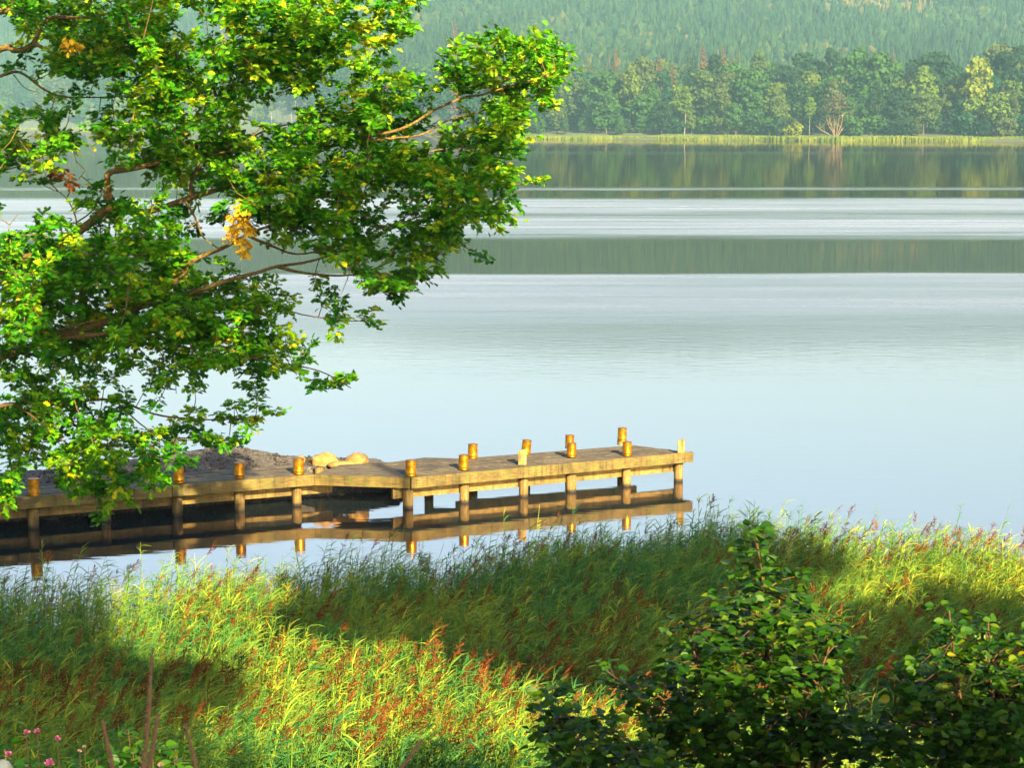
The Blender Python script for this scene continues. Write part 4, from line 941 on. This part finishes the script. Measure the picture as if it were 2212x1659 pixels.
# fringe of reeds at the far waterline
n = 90000; Xf = RNG.uniform(-500, 260, n); Yf = shoreY(Xf) + RNG.uniform(-1, 0, n) * (10 + 9 * np.sin(Xf / 21) * np.sin(Xf / 9.3)) + 3
keepf = (np.abs(Xf / Yf) < .36) & (RNG.uniform(size=n) < np.interp(Xf / Yf, [-.2, -.07, -.02], [.04, .10, 1])); Xf, Yf = Xf[keepf], Yf[keepf]; n = len(Xf)
hgt = RNG.uniform(.4, 1.4, n) * (1 + .25 * np.sin(Xf / 5.3) * np.sin(Xf / 13 + Yf / 3)) * np.interp(Xf, [-300, -60, 0, 50, 90], [.7, .6, .9, 1.1, 1.15])
FV = np.array([(-.4, 0, -.1), (.4, 0, -.1), (.3, 0, .62), (.1, 0, 1.0), (-.25, 0, .7)]); a = RNG.uniform(-1, 1, n)
R = np.zeros((n, 3, 3)); R[:, 0, 0] = np.cos(a); R[:, 1, 0] = np.sin(a); R[:, 0, 1] = -np.sin(a); R[:, 1, 1] = np.cos(a); R[:, 2, 2] = hgt; R[:, 0, 2] = RNG.normal(0, .25, n)
g = MB(); g.stamp(FV, np.array([[0, 1, 2, 3, 4]]), np.stack([Xf, Yf, np.zeros(n)], 1), R, 0, np.clip(RNG.normal(.45, .10, n) + .3 * np.array([mnoise.noise(Vector((a / 9, b_ / 3, 0))) for a, b_ in zip(Xf, Yf)]), 0, 1))
tag(g.build("shore_reeds", M_FRINGE), "yellow-green strip of reeds along the far waterline", "reeds", kind='stuff')

# ---------------------------------------------------------------- forest on the hill
rf = np.random.default_rng(21)
def cone_tpl(rng, tiers=4):
    V, F = [], []; k = 6
    for t in range(tiers):
        z0 = .08 + .80 * t / tiers; z1 = z0 + 1.25 / tiers; z1 = min(z1, 1); r = .27 * (1 - t / tiers * .8); b0 = len(V)
        for j in range(k):
            a = 6.283 * j / k + rng.uniform(-.3, .3); V.append((r * rng.uniform(.7, 1.2) * math.cos(a), r * rng.uniform(.7, 1.2) * math.sin(a), z0 + rng.uniform(-.04, .04)))
        V.append((0, 0, z1)); F += [(b0 + j, b0 + (j + 1) % k, b0 + k) for j in range(k)]
    return np.array(V), np.array(F)
def ball_tpl(rng):
    V = IV * np.array([.22, .22, .36]) * rng.uniform(.75, 1.2, (len(IV), 1)) + np.array([0, 0, .55]); return V, IF
CT = [cone_tpl(rf) for _ in range(6)] + [ball_tpl(rf) for _ in range(3)]
n = 85000; Yh = 700 + 1650 * rf.uniform(0, 1, n) ** 1.25; kx = rf.uniform(-.37, .37, n); Xh = kx * Yh
d = Yh - shoreY(Xh); keepf = d > 75; Xh, Yh = Xh[keepf], Yh[keepf]; n = len(Xh); Zh = height(Xh, Yh)
H = rf.normal(11, 2.6, n) * (1 + .0 * Yh); vt = rf.integers(0, 6, n); bl = np.array([mnoise.noise(Vector((a / 90, b_ / 140, 3))) for a, b_ in zip(Xh, Yh)])
vt = np.where((bl > .12) & (rf.uniform(size=n) < .7) | (rf.uniform(size=n) < .06), rf.integers(6, 9, n), vt)
tone = np.clip(rf.normal(.38, .14, n) + .22 * np.array([mnoise.noise(Vector((a / 60, b_ / 110, 9))) for a, b_ in zip(Xh, Yh)]) + (vt >= 6) * .22, 0, .86)
# the clearing with yellow growth high at right
sxp = CX + FPX * Xh / Yh; syp = HY - FPX * (Zh + 8 - CAM_Z + 6) / Yh
clear = (np.exp(-((Xh - 242) / 45) ** 2 - ((Yh - 1250) / 40) ** 2) > .4); tone = np.where(clear & (rf.uniform(size=n) < .8), rf.uniform(.86, 1, n), tone); H = np.where(clear, H * .5, H)
g = MB()
for t in range(9):
    s = vt == t; a = rf.uniform(0, 6.28, s.sum()); R = np.zeros((s.sum(), 3, 3)); h_ = H[s] * (1.0 if t < 6 else .85)
    wv = h_ * (1.0 if t < 6 else 1.15); R[:, 0, 0] = np.cos(a) * wv; R[:, 0, 1] = -np.sin(a) * wv; R[:, 1, 0] = np.sin(a) * wv; R[:, 1, 1] = np.cos(a) * wv; R[:, 2, 2] = h_
    g.stamp(CT[t][0], CT[t][1], np.stack([Xh[s], Yh[s], Zh[s] - 1], 1), R, 0, tone[s])
tag(g.build("forest", M_FOREST), "hazy blue-green conifer forest covering the hill beyond the far shore", "forest", kind='stuff')

# ---------------------------------------------------------------- little buoy on the water
bpnt = on(1098, 320, 0)
m, nt, b = mat("buoy_paint"); b.inputs['Base Color'].default_value = (.4, .08, .015, 1); b.inputs['Roughness'].default_value = .5
bo = empty("buoy", (bpnt.x, bpnt.y, 0)); tag(bo, "tiny orange buoy floating near the far shore beside oak leaves", "buoy")
V = []; prof = [(.0, -.25), (.38, -.15), (.42, .15), (.30, .38), (.12, .5), (.10, .85), (.0, .9)]
for r_, z in prof:
    for j in range(12): V.append((r_ * math.cos(j * .5236), r_ * math.sin(j * .5236), z))
g = MB(); g.add(V, [(i * 12 + j, i * 12 + (j + 1) % 12, (i + 1) * 12 + (j + 1) % 12, (i + 1) * 12 + j) for i in range(6) for j in range(12)])
g.build("float", m, bo, True)

# ---------------------------------------------------------------- unseen trees beside and behind the viewpoint, added with crowns placed for their shade
def shade_tree(base_xy, blobs, label):
    """blobs: (world centre, radius)"""
    bx, by = base_xy; z0 = float(height(bx, by)); root = empty("alder_tree", (bx, by, z0)); tag(root, label, "tree", "unseen alders with crowns placed for shade")
    wd = MB(); g = MB(); top = max(b_[0].z for b_ in blobs)
    wd.tube([(bx, by, z0 - .3), (bx + .2, by, (z0 + top) / 2), (bx, by + .3, top)], [.28, .2, .08], 9)
    for c, r in blobs:
        zt = max(z0 + 1.5, min(c.z - .4 * math.hypot(c.x - bx, c.y - by), top)); f = (zt - z0) / (top - z0 + .01); s = Vector((bx + .1, by + .15, zt))
        wd.tube([s, s.lerp(c, .5) + Vector((0, 0, .3)), c], [.09, .06, .03], 6)
        r *= {'alder on the bank right': 1.4, 'alder on the bank behind': 1.05}.get(label[5:5 + 23 + (1 if 'behind' in label else 0)], 1.0) if label.startswith('tall') else 1.0
        n = int(1000 * r * r) + 20; dd = RNG.normal(size=(n, 3)); dd /= np.linalg.norm(dd, axis=1, keepdims=True); P = np.array(c) + dd * r * RNG.uniform(.2, 1, (n, 1)) ** .5
        R = frames(RNG.normal(size=(n, 3)), RNG.normal(size=(n, 3))) * (RNG.uniform(.16, .30, n))[:, None, None]; g.stamp(HV, HF, P, R, 0, RNG.uniform(0, 1, n))
    for o in (wd.build("trunk", M_BARK, root, True), g.build("crown", M_SHADE, root)): o.location = tuple(-root.location)
def cast(x, y, z, t): return on(x, y, z) + SV * t
SH = {
 "A": [((800, 1270), .7), ((860, 1210), .6), ((960, 1220), .7), ((1060, 1330), .7), ((1170, 1200), .7), ((1340, 1330), .5), ((700, 1340), .4), ((900, 1300), .8), ((1000, 1290), .9), ((1100, 1260), .9), ((1210, 1300), 1.0), ((1300, 1250), .8), ((1240, 1390), .8), ((1120, 1370), .8), ((1010, 1370), .6), ((1300, 1170), .7), ((1420, 1150), .7), ((1560, 1150), .8), ((1400, 1230), .6), ((1560, 1220), .7), ((1660, 1180), .6), ((1500, 1140), .5), ((1250, 1450), .6)],
  "B": [((0, 1590), .6), ((100, 1640), .5), ((-60, 1650), .7), ((180, 1650), .3), ((60, 1290), .9), ((-60, 1380), 1.0), ((80, 1400), .9), ((150, 1320), .5), ((200, 1480), .7), ((330, 1510), .55), ((420, 1490), .4), ((60, 1510), .8), ((-80, 1500), 1.), ((160, 1600), .4), ((30, 1620), .7), ((90, 1230), .6), ((200, 1210), .5)],
 "J": [((40, 1060), .7), ((180, 1075), .5), ((300, 1050), .6), ((430, 1055), .35), ((560, 1040), .45), ((640, 1050), .35), ((120, 1120), .5), ((330, 1120), .5), ((480, 1110), .4), ((400, 1020), .4), ((520, 1000), .3)],
 "C": [((1650, 1420), .6), ((1850, 1480), .8), ((2000, 1400), .5), ((2150, 1300), .6), ((2230, 1370), .7), ((1980, 1330), .5), ((2080, 1380), .5), ((1900, 1440), .6), ((1780, 1400), .5), ((1560, 1590), .4), ((1700, 1620), .4), ((1900, 1620), .5)],
}
SH["O"] = [((120, 90, 24), .55), ((220, 140, 24), .5), ((320, 160, 24), .5), ((40, 140, 24), .5), ((220, 60, 24), .4), ((60, 290, 24.3), .6), ((140, 290, 24.3), .5), ((10, 340, 24.3), .4), ((200, 480, 24), .4),
           ((180, 860, 24), .5), ((280, 870, 24), .5), ((370, 880, 24), .4), ((90, 830, 24), .4), ((330, 930, 24), .35), ((470, 920, 24), .3), ((860, 470, 24), .35), ((930, 500, 24), .35), ((780, 430, 24), .3), ((600, 540, 24), .3), ((20, 960, 24), .5), ((620, 690, 24), .3), ((230, 640, 24.4), .3), ((520, 220, 24), .35), ((300, 420, 24), .3), ((440, 400, 24), .25), ((700, 130, 24), .25)]
SH["D"] = [((1450, 1580, 8.6), .28), ((1540, 1640, 8.8), .3), ((1660, 1660, 8.9), .28), ((1230, 1600, 8.0), .3), ((1370, 1660, 8.2), .28), ((1960, 1620, 8.5), .28), ((2100, 1650, 8.6), .3), ((1780, 1660, 8.8), .2), ((2200, 1600, 8.6), .25)]
for key, base, lab in (("A", (13.5, -3.5), "tall alder on the bank right of the viewpoint"), ("B", (5.5, -6.5), "tall alder on the bank behind the viewpoint"), ("C", (19, 2.0), "spreading alder on the bank far right of the viewpoint"), ("J", (10.0, 9.0), "slim alder on the bank, just right of the view"), ("O", (8.2, 3.5), "slender alder on the bank, close beside the viewpoint"), ("D", (5.6, -.8), "small alder on the bank, nearest the viewpoint")):
    t = {"A": 27, "B": 27, "C": 24, "J": 36, "O": 24, "D": 11}[key]
    shade_tree(base, [((cast(*p, 1.8, t) if len(p) == 2 else at(*p) + SV * t), r * (.70 if key == 'O' else .65 if key == 'D' else 1)) for p, r in SH[key]], lab)

# ---------------------------------------------------------------- air
m = bpy.data.materials.new("haze_air"); m.use_nodes = True; nt = m.node_tree; nt.nodes.remove(nt.nodes["Principled BSDF"])
pv = N(nt, "ShaderNodeVolumePrincipled"); pv.inputs['Color'].default_value = (.33, .66, .86, 1); pv.inputs['Density'].default_value = .00013; pv.inputs['Anisotropy'].default_value = 0
nt.links.new(pv.outputs[0], nt.nodes["Material Output"].inputs['Volume'])
g = MB(); g.prism([(-3700, -70), (3700, -70), (3700, 5300), (-3700, 5300)], -3.5, 330)
tag(g.build("haze", m), "pale morning haze over the lake and hill", kind='stuff')
